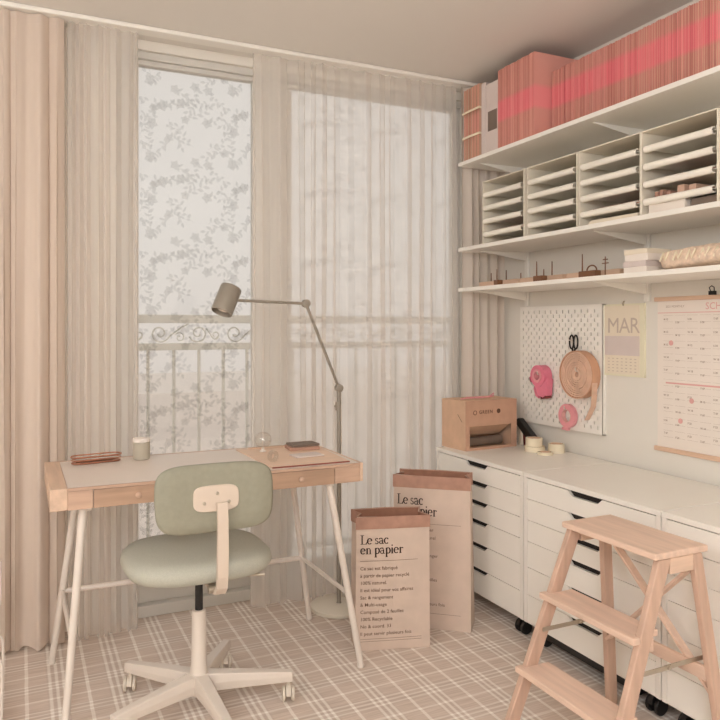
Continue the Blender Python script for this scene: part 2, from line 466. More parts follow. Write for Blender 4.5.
f2 = film(1.145, 2.025, s2, 5); 

# balcony and railing outside
tag(MB().box(XL-.5, XR+1.0, YB+.15, 3.75, -.2, -.02).build('balcony_slab', 'concrete'), 'pale concrete balcony floor outside the window', 'balcony')
YR = 3.55
rail = thing('balcony_railing', 'white balcony railing with scrollwork seen through the patterned window', 'railing', (1.2, YR, -.02))
def rl(mb, name): return mb.build(name, 'railing', rail, loc=(-1.2, -YR, .02), bevel=.002)
rl(MB().box(-.4, 3.1, YR-.03, YR+.03, 1.243, 1.284), 'top_rail')
rl(MB().box(-.4, 3.1, YR-.02, YR+.02, 1.112, 1.146), 'middle_rail')
rl(MB().box(-.4, 3.1, YR-.02, YR+.02, .06, .09), 'bottom_rail')
for xx in (-.38, 3.08): rl(MB().box(xx-.02, xx+.02, YR-.02, YR+.02, -.02, 1.243), 'post')
k = 0
x = .554-.1222*7
while x < 3.0:
    if x > -.35: rl(MB().box(x-.0075, x+.0075, YR-.0075, YR+.0075, .09, 1.112), 'baluster')
    x += .1222
def spiral(cx, cz, r0, r1, a0, a1, n=22):
    return [(cx+(r0+(r1-r0)*i/n)*math.cos(math.radians(a0+(a1-a0)*i/n)), YR, cz+(r0+(r1-r0)*i/n)*math.sin(math.radians(a0+(a1-a0)*i/n))) for i in range(n+1)]
for kx in range(-2, 7):
    cx = .63+kx*.37
    mb = MB(); r = .0042; zc = 1.194
    mb.tube(spiral(cx-.02, zc, .047, .010, -20, -520), r, 6)
    mb.tube(spiral(cx+.165, zc, .047, .010, 200, 700), r, 6)
    mb.tube([(cx+.024, YR, zc-.016), (cx+.05, YR, zc+.005), (cx+.085, YR, zc+.03), (cx+.115, YR, zc+.046)], r, 6)
    mb.tube(spiral(cx+.075, zc-.02, .026, .006, 150, -300), r*.8, 6)
    mb.tube([(cx+.205, YR, zc+.025)]+[(cx+.215+.05*t, YR, zc+.02-.05*math.sin(t*2.4)) for t in (.2, .4, .6, .8, 1)], r, 6)
    mb.tube(spiral(cx+.25, zc-.008, .022, .006, -100, 260), r*.8, 6)
    if -.35 < cx-.07 and cx+.3 < 3.05: rl(mb, 'scroll_ornament').modifiers.clear()
# buildings opposite
b1 = tag(MB().box(-12, 16, 9, 15, -9, .30).box(-12, 16, 9, 9.2, .30, .42).box(-3, 0.5, 11, 14, .30, .95).build('rooftop_building', 'facade'), 'pale flat rooftop of the house across the street', 'building')
tag(MB().box(-40, 60, 3.9, 60, -9.3, -9).build('street_ground', 'concrete'), 'pale street far below the balcony', 'street')

# ------------------------------------------------------------------ curtains
def cloth(name, m, x0, x1, yc, z0, z1, folds, amp, over=.0, seed=0, taper=.0, label='', cat='curtain', jitter=.3, gather=0):
    rnd = random.Random(seed); n = folds*14; rows = 26
    ph = [rnd.uniform(-jitter, jitter) for _ in range(folds+2)]; am = [rnd.uniform(.3, 1.25) for _ in range(folds+2)]
    drift = [rnd.uniform(-1, 1) for _ in range(folds+2)]
    wd = [rnd.uniform(.45, 1.7) for _ in range(folds)]; cum = [0]
    for q in wd: cum.append(cum[-1]+q/sum(wd))
    vs = []; fs = []
    for j in range(rows+1):
        t = j/rows; z = z0+(z1-z0)*t
        for i in range(n+1):
            u = i/n*folds; k = int(min(u, folds-1e-6)); fr = u-k
            sm = fr*fr*(3-2*fr)
            p = ph[k]*(1-sm)+ph[k+1]*sm; a = am[k]*(1-sm)+am[k+1]*sm; dr = drift[k]*(1-sm)+drift[k+1]*sm
            ang = 2*PI*u+p*2+dr*(1-t)*1.1
            env = .45+.55*(1-t)**.6 if t > .0 else 1
            x = x0+(x1-x0)*((cum[k]+(cum[k+1]-cum[k])*fr)*.75+.25*i/n)+over*am[k]*math.sin(2*ang+.6)*env+p*.01*(1-t)
            y = yc+amp*a*math.sin(ang)*env+.004*math.sin(7*t+k)
            if gather: x = x+(x0-x)*gather*math.sin(PI*t)*.5
            zz = z+(.006*math.sin(ang*1.3+k) if j == 0 else 0)
            vs.append((x, y, max(zz, .004)))
    for j in range(rows):
        for i in range(n):
            a = j*(n+1)+i; fs.append((a, a+1, a+n+2, a+n+1))
    mb = MB(); mb.add(vs, fs)
    o = mb.build(name, m, smooth=False); o.data.shade_smooth()
    return tag(o, label, cat)
ZT = 2.408
cloth('blackout_drape', 'drape', -1.15, .150, 2.99, .012, ZT, 19, .026, .007, 8, label='opaque beige blackout drape hanging at the left end of the track')
cloth('sheer_curtain', 'sheer', .162, .428, 3.0, .012, ZT, 8, .030, .012, 9, label='narrow gathered white sheer curtain between beige drape and bare window pane')
cloth('sheer_curtain', 'sheer', .905, 1.945, 3.005, .012, ZT, 15, .030, .017, 12, label='wide white sheer curtain covering the right window behind the lamp')
cloth('beige_drape', 'drape2', 1.962, 2.225, 2.985, .012, ZT, 5, .030, .006, 21, label='opaque pale beige drape bunched in the corner beside the shelves')
tk = MB().box(XL+.05, XR-.01, 2.96, 3.025, ZC-.019, ZC-.001).build('curtain_track', 'white', bevel=.004)
tag(tk, 'long white curtain track fixed to the ceiling above the window', 'curtain track')

# ------------------------------------------------------------------ desk
DX0, DX1, DY0, DY1, DZ = .079, 1.105, 2.31, 2.80, .74
desk = thing('writing_desk', 'bamboo and white desk with splayed white metal trestle legs', 'desk', (.595, 2.555, 0))
def dk(mb, name, m, **k): return mb.build(name, m, desk, loc=(-.595, -2.555, 0), **k)
dk(MB().box(DX0+.05, DX1-.012, DY0+.008, DY1-.012, DZ-.006, DZ), 'desktop', 'laminate')
dk(MB().box(DX0+.012, DX1-.012, DY0+.012, DY1-.012, DZ-.062, DZ-.0065), 'carcass', 'laminate')
dk(MB().box(DX0, DX0+.05, DY0, DY1, DZ-.065, DZ+.001), 'end_panel', 'bamboo_y', bevel=.003)
dk(MB().box(DX1-.012, DX1, DY0, DY1, DZ-.065, DZ+.001), 'end_panel', 'bamboo_y', bevel=.003)
dk(MB().box(DX0+.05, DX1-.012, DY1-.012, DY1, DZ-.065, DZ+.001), 'back_panel', 'bamboo', bevel=.002)
dk(MB().box(DX0+.05, DX1-.012, DY0-.0, DY0+.008, DZ-.008, DZ+.0005), 'front_lip', 'bamboo')
dk(MB().box(DX0+.05, .2, DY0, DY0+.012, DZ-.065, DZ-.009), 'front_panel', 'bamboo', bevel=.001)
dk(MB().box(.996, DX1-.012, DY0, DY0+.012, DZ-.065, DZ-.009), 'front_panel', 'bamboo', bevel=.001)
for xa, xb, xk in ((.202, .597, .332), (.599, .994, .87)):
    d = dk(MB().box(xa, xb, DY0-.001, DY0+.0115, DZ-.0645, DZ-.0095), 'drawer', 'bamboodr', bevel=.001)
    kn = MB().lathe([(.006, 0), (.009, .004), (.009, .008), (.004, .010)], 20, M=Matrix.Translation((xk, DY0-.001, DZ-.037)) @ Matrix.Rotation(PI/2, 4, 'X'))
    kn.build('knob', 'bamboo', d, smooth=True)
def leg(x0, x1, y0, y1):   # splayed flat-oval tube
    dk(MB().tube([(x0, y0, DZ-.066), (x1, y1, .012)], [.0125, .0115], 12), 'leg', 'metal', smooth=True)
    dk(MB().lathe([(.012, 0.001), (.014, .006), (.012, .014)], 14, M=Matrix.Translation((x1, y1, 0))), 'foot_cap', 'metal', smooth=True)
leg(.175, .122, 2.352, 2.338); leg(.19, .105, 2.755, 2.84); leg(.99, 1.108, 2.352, 2.338); leg(.99, 1.095, 2.755, 2.815)
def lp(x0, x1, y0, y1, z):
    t = (DZ-.066-z)/(DZ-.078); return (x0+(x1-x0)*t, y0+(y1-y0)*t, z)
A, B = lp(.19, .105, 2.755, 2.84, .27), lp(.175, .122, 2.352, 2.338, .27)
C_, D_ = lp(.99, 1.095, 2.755, 2.815, .27), lp(.99, 1.108, 2.352, 2.338, .27)
dk(MB().tube([A, B], .008, 10), 'side_rail', 'metal', smooth=True)
dk(MB().tube([C_, D_], .008, 10), 'side_rail', 'metal', smooth=True)
dk(MB().tube([A, C_], .0095, 10), 'stretcher', 'metal', smooth=True)
for xa in (.182, .99): dk(MB().box(xa-.016, xa+.016, 2.34, 2.77, DZ-.0785, DZ-.0655), 'top_bracket', 'metal', bevel=.002)

# ------------------------------------------------------------------ swivel chair
CX, CY = .517, 2.297
ch = thing('swivel_chair', 'sage green swivel chair with white star base facing the desk', 'chair', (CX, CY, 0))
base = MB().lathe([(.018, .052), (.036, .058), (.037, .085), (.030, .12), (.0245, .15), (.0225, .318), (.0185, .322)], 28).build('column', 'chair', ch, smooth=True)
MB().lathe([(.0125, .30), (.0125, .45)], 16).build('gas_lift', 'black', ch, smooth=True)
for ang in (130, 58, -14, -86, -158):
    a = math.radians(ang); M = Matrix.Rotation(a, 4, 'Z'); mb = MB()
    r0, r1 = .020, .298
    secs = [(r0, .026, .064, .122), (.12, .021, .066, .115), (.24, .017, .066, .104), (r1, .015, .066, .098)]
    vs = []
    for r, w, zb, zt in secs: vs += [(r, -w*.9, zb), (r, w*.9, zb), (r, w, (zb+zt)/2), (r, w*.85, zt), (r, -w*.85, zt), (r, -w, (zb+zt)/2)]
    fs = [tuple(range(6)), tuple(range(18, 24))[::-1]]
    for s_ in range(3):
        for k in range(6): fs.append((s_*6+k, s_*6+(k+1) % 6, (s_+1)*6+(k+1) % 6, (s_+1)*6+k))
    mb.add(vs, fs, 0, M); mb.build('base_arm', 'chair', ch, bevel=.003)
    cs = MB(); Mc = M @ Matrix.Translation((.285, 0, 0)) @ Matrix.Rotation(math.radians(75-ang), 4, 'Z')
    cs.lathe([(.005, .052), (.005, .068)], 10, M=Mc)
    hood = [( .026*math.cos(t), .026+.027*math.sin(t)) for t in [PI*k/10 for k in range(11)]]
    cs.prism(hood, -.008, .008, 'y', 0, Mc)
    co = cs.build('caster', 'casterw', ch, bevel=.001)
    for yy in (-.0205, .009):
        MB().lathe([(.019, 0), (.0235, .002), (.0235, .0095), (.019, .0115)], 22, M=Mc @ Matrix.Translation((0, yy, .0245)) @ Matrix.Rotation(-PI/2, 4, 'X') ).build('wheel', 'casterw', co, smooth=True)
# seat: soft rounded cushion
def cushion(a, b, z0, z1, e, nseg=56, edge=.5):
    mb = MB(); vs = []; fs = []
    prof = [(0.0, -1), (.6, -1), (.86, -.96), (.95, -.75), (1, -.2), (.985, .35), (.93, .72), (.82, .9), (.6, .99), (.3, 1.03), (0.0, 1.05)]
    zc = (z0+z1)/2; h = (z1-z0)/2
    for (r, zz) in prof:
        for k in range(nseg):
            t = 2*PI*k/nseg; c, s_ = math.cos(t), math.sin(t)
            x = a*r*math.copysign(abs(c)**(2/e), c); y = b*r*math.copysign(abs(s_)**(2/e), s_)
            vs.append((x, y, zc+h*zz))
    for i in range(len(prof)-1):
        for k in range(nseg): fs.append((i*nseg+k, i*nseg+(k+1) % nseg, (i+1)*nseg+(k+1) % nseg, (i+1)*nseg+k))
    mb.add(vs, fs); return mb
seat = cushion(.229, .212, .458, .526, 2.9)
so = seat.build('seat', 'sage', ch, smooth=False, loc=(-.006, .012, 0)); so.data.shade_smooth()
MB().box(-.10, .08, -.11, .11, .440, .457).build('seat_plate', 'chair', ch, bevel=.004)
# backrest pad: rounded, slightly curved shell, tilted
def backrest():
    mb = MB(); n = 64; aw, ah = .174, .099; vs = []; fs = []
    layers = [(.0, -.016), (.7, -.016), (.95, -.0135), (1.0, -.006), (1.0, .004), (.965, .012), (.85, .018), (.5, .021), (0, .022)]
    for r, y in layers:
        for k in range(n):
            t = 2*PI*k/n; c, s_ = math.cos(t), math.sin(t)
            x = aw*r*math.copysign(abs(c)**(2/5.0), c); z = ah*r*math.copysign(abs(s_)**(2/4.4), s_)
            x *= 1-.05*(z/ah if z < 0 else 0)*-1*.6
            vs.append((x, y+.35*x*x*-1 + .0, z))
    for i in range(len(layers)-1):
        for k in range(n): fs.append((i*n+k, i*n+(k+1) % n, (i+1)*n+(k+1) % n, (i+1)*n+k))
    return mb.add(vs, fs)
bb = backrest()
for i, f in enumerate(bb.f): bb.m[i] = 0 if i < 64*4 else 1
bo = bb.build('backrest', ['sageback', 'sage'], ch, loc=(-.001, -.208, .724)); bo.data.shade_smooth(); bo.rotation_euler = (math.radians(-4), 0, 0)
pl = MB().prism([(.067*math.copysign(abs(math.cos(t))**.5, math.cos(t)), .038*math.copysign(abs(math.sin(t))**.5, math.sin(t))) for t in [2*PI*k/40 for k in range(40)]], -.0245, -.014, 'y')
po = pl.build('back_plate', 'cream', bo, bevel=.003)
for sx, sz in ((-.036, -.012), (0.002, .014), (.036, -.012)):
    MB().lathe([(.005, 0), (.005, .0025), (.003, .004)], 12, M=Matrix.Translation((sx, -.0245, sz)) @ Matrix.Rotation(PI/2, 4, 'X')).build('screw', 'steel', po)
arm = MB()
pts = [(0, -.245, .715), (0, -.251, .66), (0, -.252, .58), (0, -.248, .50), (0, -.240, .468), (0, -.222, .449), (0, -.185, .440), (0, -.12, .438), (0, -.05, .440)]
ws = [.030, .031, .032, .032, .032, .032, .032, .032, .032]
for i in range(len(pts)-1):
    p, q = Vector(pts[i]), Vector(pts[i+1]); d0 = (Vector(pts[i+1])-Vector(pts[max(i-1, 0)])).normalized(); d1 = (Vector(pts[min(i+2, len(pts)-1)])-p).normalized()
    def quad(c, d, w):
        nrm = Vector((1, 0, 0)).cross(d).normalized(); sx = Vector((1, 0, 0))
        return [c-sx*w/2-nrm*.007, c+sx*w/2-nrm*.007, c+sx*w/2+nrm*.007, c-sx*w/2+nrm*.007]
    arm.hexa(quad(p, d0, ws[i]), quad(q, d1, ws[i+1]))
arm.build('back_arm', 'cream', ch, loc=(.012, 0, 0))
MB().tube([(.05, -.06, .437), (.12, -.075, .434), (.19, -.09, .434)], [.004, .004, .005], 8).build('height_lever', 'steel', ch, smooth=True)
MB().lathe([(.011, -.012), (.011, .012)], 16, M=Matrix.Translation((-.006, -.2, .452)) @ Matrix.Rotation(PI/2, 4, 'Y')).build('tension_knob', 'steel', ch)

# ------------------------------------------------------------------ floor lamp
LX, LY = 1.255, 2.869
lamp = thing('floor_lamp', 'jointed grey reading floor lamp with cylindrical shade leaning over the desk', 'lamp', (LX, LY, 0))
MB().lathe([(.118, .001), (.124, .004), (.124, .018), (.118, .022), (.02, .025)], 48).build('base', 'lampbase', lamp, smooth=True)
MB().lathe([(.012, .024), (.009, .03), (.009, .945)], 16).build('pole', 'lampmetal', lamp, smooth=True)
E = Vector((1.079-LX, 2.81-LY, 1.322)); J = Vector((0, 0, .959)); H = Vector((.752-LX, 2.797-LY, 1.331))
MB().tube([J, E], .0065, 10).build('lower_arm', 'lampmetal', lamp, smooth=True)
MB().tube([E, H], .0062, 10).build('upper_arm', 'lampmetal', lamp, smooth=True)
for P_ in (J, E):
    MB().lathe([(.013, -.014), (.017, -.012), (.017, .012), (.013, .014)], 18, M=Matrix.Translation(P_) @ Matrix.Rotation(PI/2, 4, 'X')).build('joint', 'lampmetal', lamp, smooth=True)
MB().lathe([(.012, -.018), (.012, .018)], 16, M=Matrix.Translation((-.004, 0, .88)) @ Matrix.Rotation(0, 4, 'X')).build('collar', 'lampmetal', lamp, smooth=True)
MB().tube([(-.012, 0, .88), (-.022, 0, .88)], .005, 8).build('locking_knob', 'lampmetal', lamp)
hm = Matrix.Translation(H+Vector((-.016, -.010, 0))) @ Matrix.Rotation(math.radians(-12), 4, 'X') @ Matrix.Rotation(math.radians(24), 4, 'Y')
sh = MB().lathe([(.040, -.058), (.043, -.056), (.043, .052), (.040, .056), (.006, .058)], 36, M=hm, cap=False)
sh.lathe([(.040, -.058), (.040, .045), (.002, .047)], 36, M=hm, cap=False)
sh.build('lamp_shade', 'lampmetal', lamp, smooth=True)
MB().lathe([(.012, .0), (.024, -.015), (.028, -.03), (.02, -.046), (.004, -.05)], 20, M=hm).build('bulb', 'paper', lamp, smooth=True)
MB().tube([(.0105, .003, .94), (.013, .004, .7), (.012, .006, .4), (.013, .005, .05), (.05, .02, .027), (.135, .04, .006), (.3, .08, .005), (.42, .075, .005)], .0025, 6).build('cord', 'lampbase', lamp, smooth=True)

# ------------------------------------------------------------------ paper bags
def paper_bag(p0, p1, depth, height, cuff, label, xh, base_lines, rules, small, seed):
    p0 = Vector((*p0, 0)); p1 = Vector((*p1, 0)); wv = (p1-p0); w = wv.length; rz = math.atan2(wv.y, wv.x)
    root = thing('paper_bag', label, 'paper bag', tuple(p0), rz, 'printed paper storage bags')
    rnd = random.Random(seed)
    dx = .003
    # ring of the bag outline with pinched gussets towards the top; rows go up
    rows = [0, .18, .45, .7, .88, 1.0]
    def ringpts(t, inset=0):
        g = .030*t**1.5; z = t*height; b = .006*math.sin(PI*t)
        off = -.004*t
        pts = [(0+inset-off, 0+inset), (w*.5, 0+inset-b), (w-inset+off, 0+inset), (w-inset-g, depth*.5), (w-inset-.012*t, depth-inset), (w*.5, depth-inset+.012*t), (0+inset+.004*t, depth-inset), (0+inset+g, depth*.5)]
        return [(x, y, z) for x, y in pts]
    def shell(t0, t1, outer, inner, bottom):
        mb = MB(); ts = [t0]+[r for r in rows if t0 < r < t1]+[t1]; n = 8
        vs = []
        for t in ts: vs += ringpts(t, outer)
        for t in ts: vs += [(x, y, z+(.003 if bottom and i == 0 else 0)) for i, (x, y, z) in enumerate(ringpts(t, inner))]
        R = len(ts); fs = []
        for j in range(R-1):
            for k in range(n):
                a = j*n; b = (j+1)*n; fs.append((a+k, a+(k+1) % n, b+(k+1) % n, b+k))
                o = R*n; fs.append((o+a+k, o+b+k, o+b+(k+1) % n, o+a+(k+1) % n))
        for k in range(n):
            o = R*n; fs.append(((R-1)*n+k, (R-1)*n+(k+1) % n, o+(R-1)*n+(k+1) % n, o+(R-1)*n+k))
            if not bottom: fs.append((k, (k+1) % n, o+(k+1) % n, o+k))
        if bottom: fs.append(tuple(range(n))[::-1]); fs.append(tuple(range(R*n, R*n+n)))
        mb.add(vs, fs); mb.m = []
        # outside paper, inside kraft
        for f in mb.f: mb.m.append(1 if all(i >= R*n for i in f) else 0)
        return mb
    body = shell(0, 1, 0, .003, True).build('bag_body', ['bagpaper', 'bagin'], root)
    for v in body.data.vertices: v.co.z += .001
    cf = shell(1-cuff/height, 1.0, -.003, -.0005, False); cf.v = [(x, y, z+.003) for x, y, z in cf.v]; cf.m = [0]*len(cf.f)
    cf.build('folded_cuff', 'kraft', root)
    def front(z, x):  # y just in front of the bulging front face
        t = z/height; b = .006*math.sin(PI*t); return -b*(1-abs(x/w-.5)*2)-.0012
    ti = MB()
    for txt, z in zip(('Le sac', 'en papier'), base_lines): serif(txt, xh, .018, z, ti, None, .84 if w > .29 else .98)
    ti.v = [(x, front(z, x), z) for x, y, z in ti.v]
    o = ti.build('title_print', 'ink', root)
    sm = MB()
    for x0, x1, z in rules:
        xs = [x0+(x1-x0)*k/10 for k in range(11)]
        for a, b in zip(xs, xs[1:]): sm.add([(a, 0, z-.0006), (b, 0, z-.0006), (b, 0, z+.0006), (a, 0, z+.0006)], [(0, 1, 2, 3)])
    for txt, z, x0 in small:
        vs, fs = text_polys(txt, .0185, bold=.0001)
        sm.add([(x0+a, 0, z+b) for a, b, c in vs], fs)
    sm.v = [(x, front(z, x), z) for x, y, z in sm.v]
    sm.build('small_print', 'inksoft', root)
    return root
lines = ['Ce sac est fabriqué', 'à partir de papier recyclé', '100% naturel.', 'Il est idéal pour vos affaires', 'Sac & rangement', '& Multi-usage', 'Composé de 2 feuilles', '100% Recyclable', 'No & coord. 33', 'Il peut servir plusieurs fois']
paper_bag((1.142, 2.456), (1.419, 2.373), .125, .503, .046, 'smaller printed paper bag in front, between desk leg and taller bag', .0235, (.403, .366), [(.018, .24, .340), (.018, .255, .045), (.018, .255, .036)],
          [(t, .306-.0274*i, .018) for i, t in enumerate(lines)], 1)
l2 = [('Ce sac est en papier', .396), ('recyclé, 100% naturel', .364), ('Il est idéal pour ranger', .292), ('toutes vos affaires', .262), ('Composé de 2 feuilles', .195), ('100% Recyclable', .165), ('Il peut servir plusieurs fois', .096)]
paper_bag((1.387, 2.618), (1.630, 2.408), .125, .615, .050, 'taller printed paper bag standing behind, against the drawer unit', .0275, (.500, .457), [(.018, .28, .425), (.018, .28, .064)],
          [(t, z, .05 if False else .018) for t, z in l2], 2)

# ------------------------------------------------------------------ drawer units
FX = 1.773
def drawer_unit(y0, y1, label):
    w = y1-y0
    root = thing('drawer_unit', label, 'drawer cabinet', (2.0, (y0+y1)/2, 0), 0, 'white drawer units along the right wall')
    hw = w/2
    def P(mb, n, m, **k): return mb.build(n, m, root, **k)
    x0, x1 = FX-2.0, 2.236-2.0
    c = MB(); c.box(x0, x1, -hw, -hw+.018, .08, .642).box(x0, x1, hw-.018, hw, .08, .642).box(x0+.002, x1, -hw+.018, hw-.018, .08, .094).box(x1-.01, x1, -hw+.018, hw-.018, .094, .642)
    c.box(x0+.03, x0+.034, -hw+.018, hw-.018, .094, .642)
    P(c, 'cabinet_body', 'whiteside', bevel=.001)
    P(MB().box(x0-.002, x1, -hw, hw, .6425, .66), 'top_panel', 'white', bevel=.0015)
    zs = [.640, .560, .478, .396, .296, .190, .084]
    for i in range(6):
        zt, zb = zs[i]-.001, zs[i+1]+.001
        ya, yb = -hw+.0195, hw-.0195
        # front with a slanted cut-out at the middle of its top edge
        cw, cd = .062, .019
        poly = [(ya, zb), (yb, zb), (yb, zt), (cw+.022, zt), (cw-.002, zt-cd), (-cw, zt-cd), (-cw-.022, zt), (ya, zt)]
        d = MB(); n = len(poly)
        quads = [[(ya, zb), (yb, zb), (yb, zt-cd), (ya, zt-cd)], [(ya, zt-cd), (-cw, zt-cd), (-cw-.022, zt), (ya, zt)], [(cw, zt-cd), (yb, zt-cd), (yb, zt), (cw+.022, zt)]]
        for q in quads: d.prism(q, x0+.001, x0+.017, 'x')
        dr = P(d, 'drawer', 'white')
        if i == 0 or True:
            hb = MB().prism([(-cw-.02, zt-.0008), (-cw, zt-cd+.001), (cw, zt-cd+.001), (cw+.02, zt-.0008)], x0+.012, x0+.028, 'x'); hb.build('cutout_shade_plug', 'cutout_shade', dr)  # dark plug paints the shade inside the finger cut-out
    if y0 < 2.2: P(MB().box(x0+.02, x1-.02, -hw+.1, hw-.1, .045, .0795), 'black_slab', 'black')  # black slab filling the gap beneath the unit
    for cx_, cy_ in ((x0+.05, -hw+.06), (x0+.05, hw-.06), (x1-.06, -hw+.06), (x1-.06, hw-.06)):
        cs = MB().box(cx_-.025, cx_+.025, cy_-.02, cy_+.02, .068, .0795).prism([(cx_+.030*math.cos(t), .036+.034*math.sin(t)) for t in [PI*k/8 for k in range(9)]], cy_-.008, cy_+.008, 'y')
        co = P(cs, 'caster', 'black')
        for yy in (-.024, .010):
            MB().lathe([(.024, 0), (.0275, .003), (.0275, .011), (.024, .014)], 20, M=Matrix.Translation((cx_, cy_+yy, .0285)) @ Matrix.Rotation(-PI/2, 4, 'X')).build('wheel', 'black', co, smooth=True)
    return root
drawer_unit(2.262, 2.905, 'white six-drawer unit next to the curtain, under the pegboard and cardboard box')
drawer_unit(1.597, 2.257, 'white six-drawer unit in the middle of the row, behind the step stool')
drawer_unit(.932, 1.592, 'white drawer unit at the right edge of the picture, partly behind the stool')

# ------------------------------------------------------------------ wall shelves on standards
SX = 1.92; SY0, SY1 = .75, 2.948
def shelf(z, label):
    root = thing('wall_shelf', label, 'shelf', (XR, 1.85, z), 0, 'white wall shelves')
    MB().box(SX-XR, -.004, SY0-1.85, SY1-1.85, -.018, 0).build('shelf_board', 'white', root, bevel=.0015)
    for y in (2.83, 2.085):
        mb = MB().prism([(-.017, -.0185), (-.285, -.0185), (-.285, -.022), (-.03, -.058), (-.017, -.058)], y-1.85-.003, y-1.85+.003, 'y')
        mb.build('bracket', 'white', root)
    return root
Z1, Z2, Z3 = 1.413, 1.607, 2.019
shelf(Z1, 'lowest white wall shelf holding pouch, box stack and wooden trays')
shelf(Z2, 'middle white wall shelf carrying the letter tray organisers')
shelf(Z3, 'top white wall shelf loaded with pink magazines up to the ceiling')
for y, lb in ((2.83, 'white slotted shelf rail near the corner beside the curtain'), (2.085, 'white slotted shelf rail between the small and the large wall calendar')):
    r = MB().box(XR-.014, XR-.001, y-.012, y+.012, 1.325, 2.22)
    tag(r.build('shelf_rail', 'white', bevel=.001), lb, 'shelf rail', 'shelf rails')

# ------------------------------------------------------------------ letter tray organisers
def organiser():
    w, d, h = .303, .295, .290
    root = thing('letter_tray_organiser', '', 'letter tray', (0, 0, 0), 0, 'white letter tray organisers on the middle shelf')
    # local: x=0 front .. d back ; y -w/2..w/2
    b = MB().box(0.004, d, -w/2, -w/2+.004, 0, h).box(.004, d, w/2-.004, w/2, 0, h).box(.004, d, -w/2+.004, w/2-.004, h-.004, h).box(.004, d, -w/2+.004, w/2-.004, 0, .003).box(d-.004, d, -w/2+.004, w/2-.004, .003, h-.004)
    b.build('frame', 'traypanel', root, bevel=.0007)
    for k in range(4):
        z = .045+k*.0605
        t = MB(); t.box(.012, d-.008, -w/2+.010, w/2-.010, z, z+.002)
        t.box(.012, d-.008, -w/2+.010, -w/2+.012, z, z+.014).box(.012, d-.008, w/2-.012, w/2-.010, z, z+.014)
        # rolled front lip
        prof = [(.012+.012*math.cos(a)-.004, z-.001+.012*math.sin(a)) for a in [math.radians(q) for q in range(60, 311, 25)]]
        prof2 = [(.012+.009*math.cos(a)-.004, z-.001+.009*math.sin(a)) for a in [math.radians(q) for q in range(310, 59, -25)]]
        t.prism(prof+prof2, -w/2+.016, w/2-.016, 'y')
        t.build('tray', 'tray', root)
    return root
org = organiser()
ylist = [2.62, 2.298, 1.984, 1.679]
labs = ['white four-tray letter organiser at the left end of the middle shelf, nearest the curtain', 'white four-tray letter organiser second from the curtain, trays empty', 'white four-tray letter organiser with loose papers beneath its lowest tray', 'white four-tray letter organiser holding peach cards and a small white box', 'white letter organiser cut by the right edge of the picture']
for i, y in enumerate(ylist):
    o = org if i == 0 else copy_tree(org)
    o.location = (1.935, y, Z2+.0005); o['label'] = labs[i]
def simple(name, mb, m, label, cat, loc=(0, 0, 0), rz=0, group=None, **k):
    o = mb.build(name, m, **k); o.location = loc; o.rotation_euler = (0, 0, rz); return tag(o, label, cat, group)
TZ = Z2+.0005
simple('white_box', MB().box(0, .16, -.075, .075, 0, .036), 'paper', 'small white box under the lowest tray of the organiser with peach cards', 'box', (1.952, 1.735, TZ+.0035), bevel=.002)
simple('dark_box', MB().box(0, .12, -.05, .05, 0, .026), 'greybook', 'small dark box beside the white box beneath the lowest tray', 'box', (1.96, 1.594, TZ+.0035), bevel=.002)
for i, (yy, hh) in enumerate(((1.785, .030), (1.769, .034), (1.745, .028), (1.70, .040), (1.66, .036))):
    simple('peach_card_pack', MB().box(0, .09, -.007 if i < 3 else -.014, .007 if i < 3 else .014, 0, hh), 'peach' if i > 2 else 'kraft',
           ['thin brown card pack at left end of the tray above the white box', 'brown card pack second from left in the tray above the white box', 'brown card pack right of the two thin ones in the same tray', 'pale peach card pack in the middle of the tray above the white box', 'pale peach card pack at right in the tray above the white box'][i],
           'card pack', (1.962+.006*i, yy, TZ+.045+.0605*0+.0025), bevel=.001)
simple('paper_sheets', MB().box(0, .21, -.12, .12, 0, .012).box(.01, .2, -.115, .11, .012, .016, 0, Matrix.Rotation(.06, 4, 'Z')), 'paperw', 'loose stack of cream papers under the lowest tray of the third organiser', 'paper stack', (1.95, 1.975, TZ+.0035), bevel=.001)
rn = random.Random(3)
for i, y in enumerate(ylist[:4]):
    for k in range(4):
        if (i, k) == (3, 0): continue
        if rn.random() < .45:
            simple('paper_pile', MB().box(0, .2, -.11, .11, 0, rn.choice((.006, .010, .016))), 'kraft' if rn.random() < .5 else 'paperw',
                   'stack of %s sheets in the %s tray of the %s organiser from the curtain' % (('assorted'), ['lowest', 'second lowest', 'second highest', 'top'][k], ['first', 'second', 'third', 'fourth'][i]), 'paper pile', (1.97, y, TZ+.045+.0605*k+.0025))

# ------------------------------------------------------------------ magazines on the top shelf
def magazine(h, d, th, cm, pm):
    mb = MB()
    mb.box(0, d, -th/2, -th/2+th*.25, 0, h, 0).box(0, d, th/2-th*.25, th/2, 0, h, 0).box(d-.002, d, -th/2+th*.25, th/2-th*.25, 0, h, 0)
    mb.box(.002, d-.002, -th/2+th*.25, th/2-th*.25, .001, h-.001, 1)
    return mb.build('magazine', [cm, pm])
rn = random.Random(11)
def mag_row(y0, y1, xf, h, d, th, label, group, hv=.006, cms=MAGS, pms=(MPAGE, MPAGE2)):
    protos = []
    y = y0; i = 0
    while y-th > y1:
        if len(protos) < 9:
            o = magazine(h*(1-rn.random()*hv), d, th*.94, cms[i % len(cms)], pms[i % len(pms)] if rn.random() < .7 else pms[0]); protos.append(o)
        else:
            o = rn.choice(protos).copy(); COL.objects.link(o)
        o.location = (xf+rn.uniform(0, .006), y-th/2, Z3+.0005); o.rotation_euler = (0, 0, 0)
        tag(o, label, 'magazine', group); y -= th; i += 1
    return i
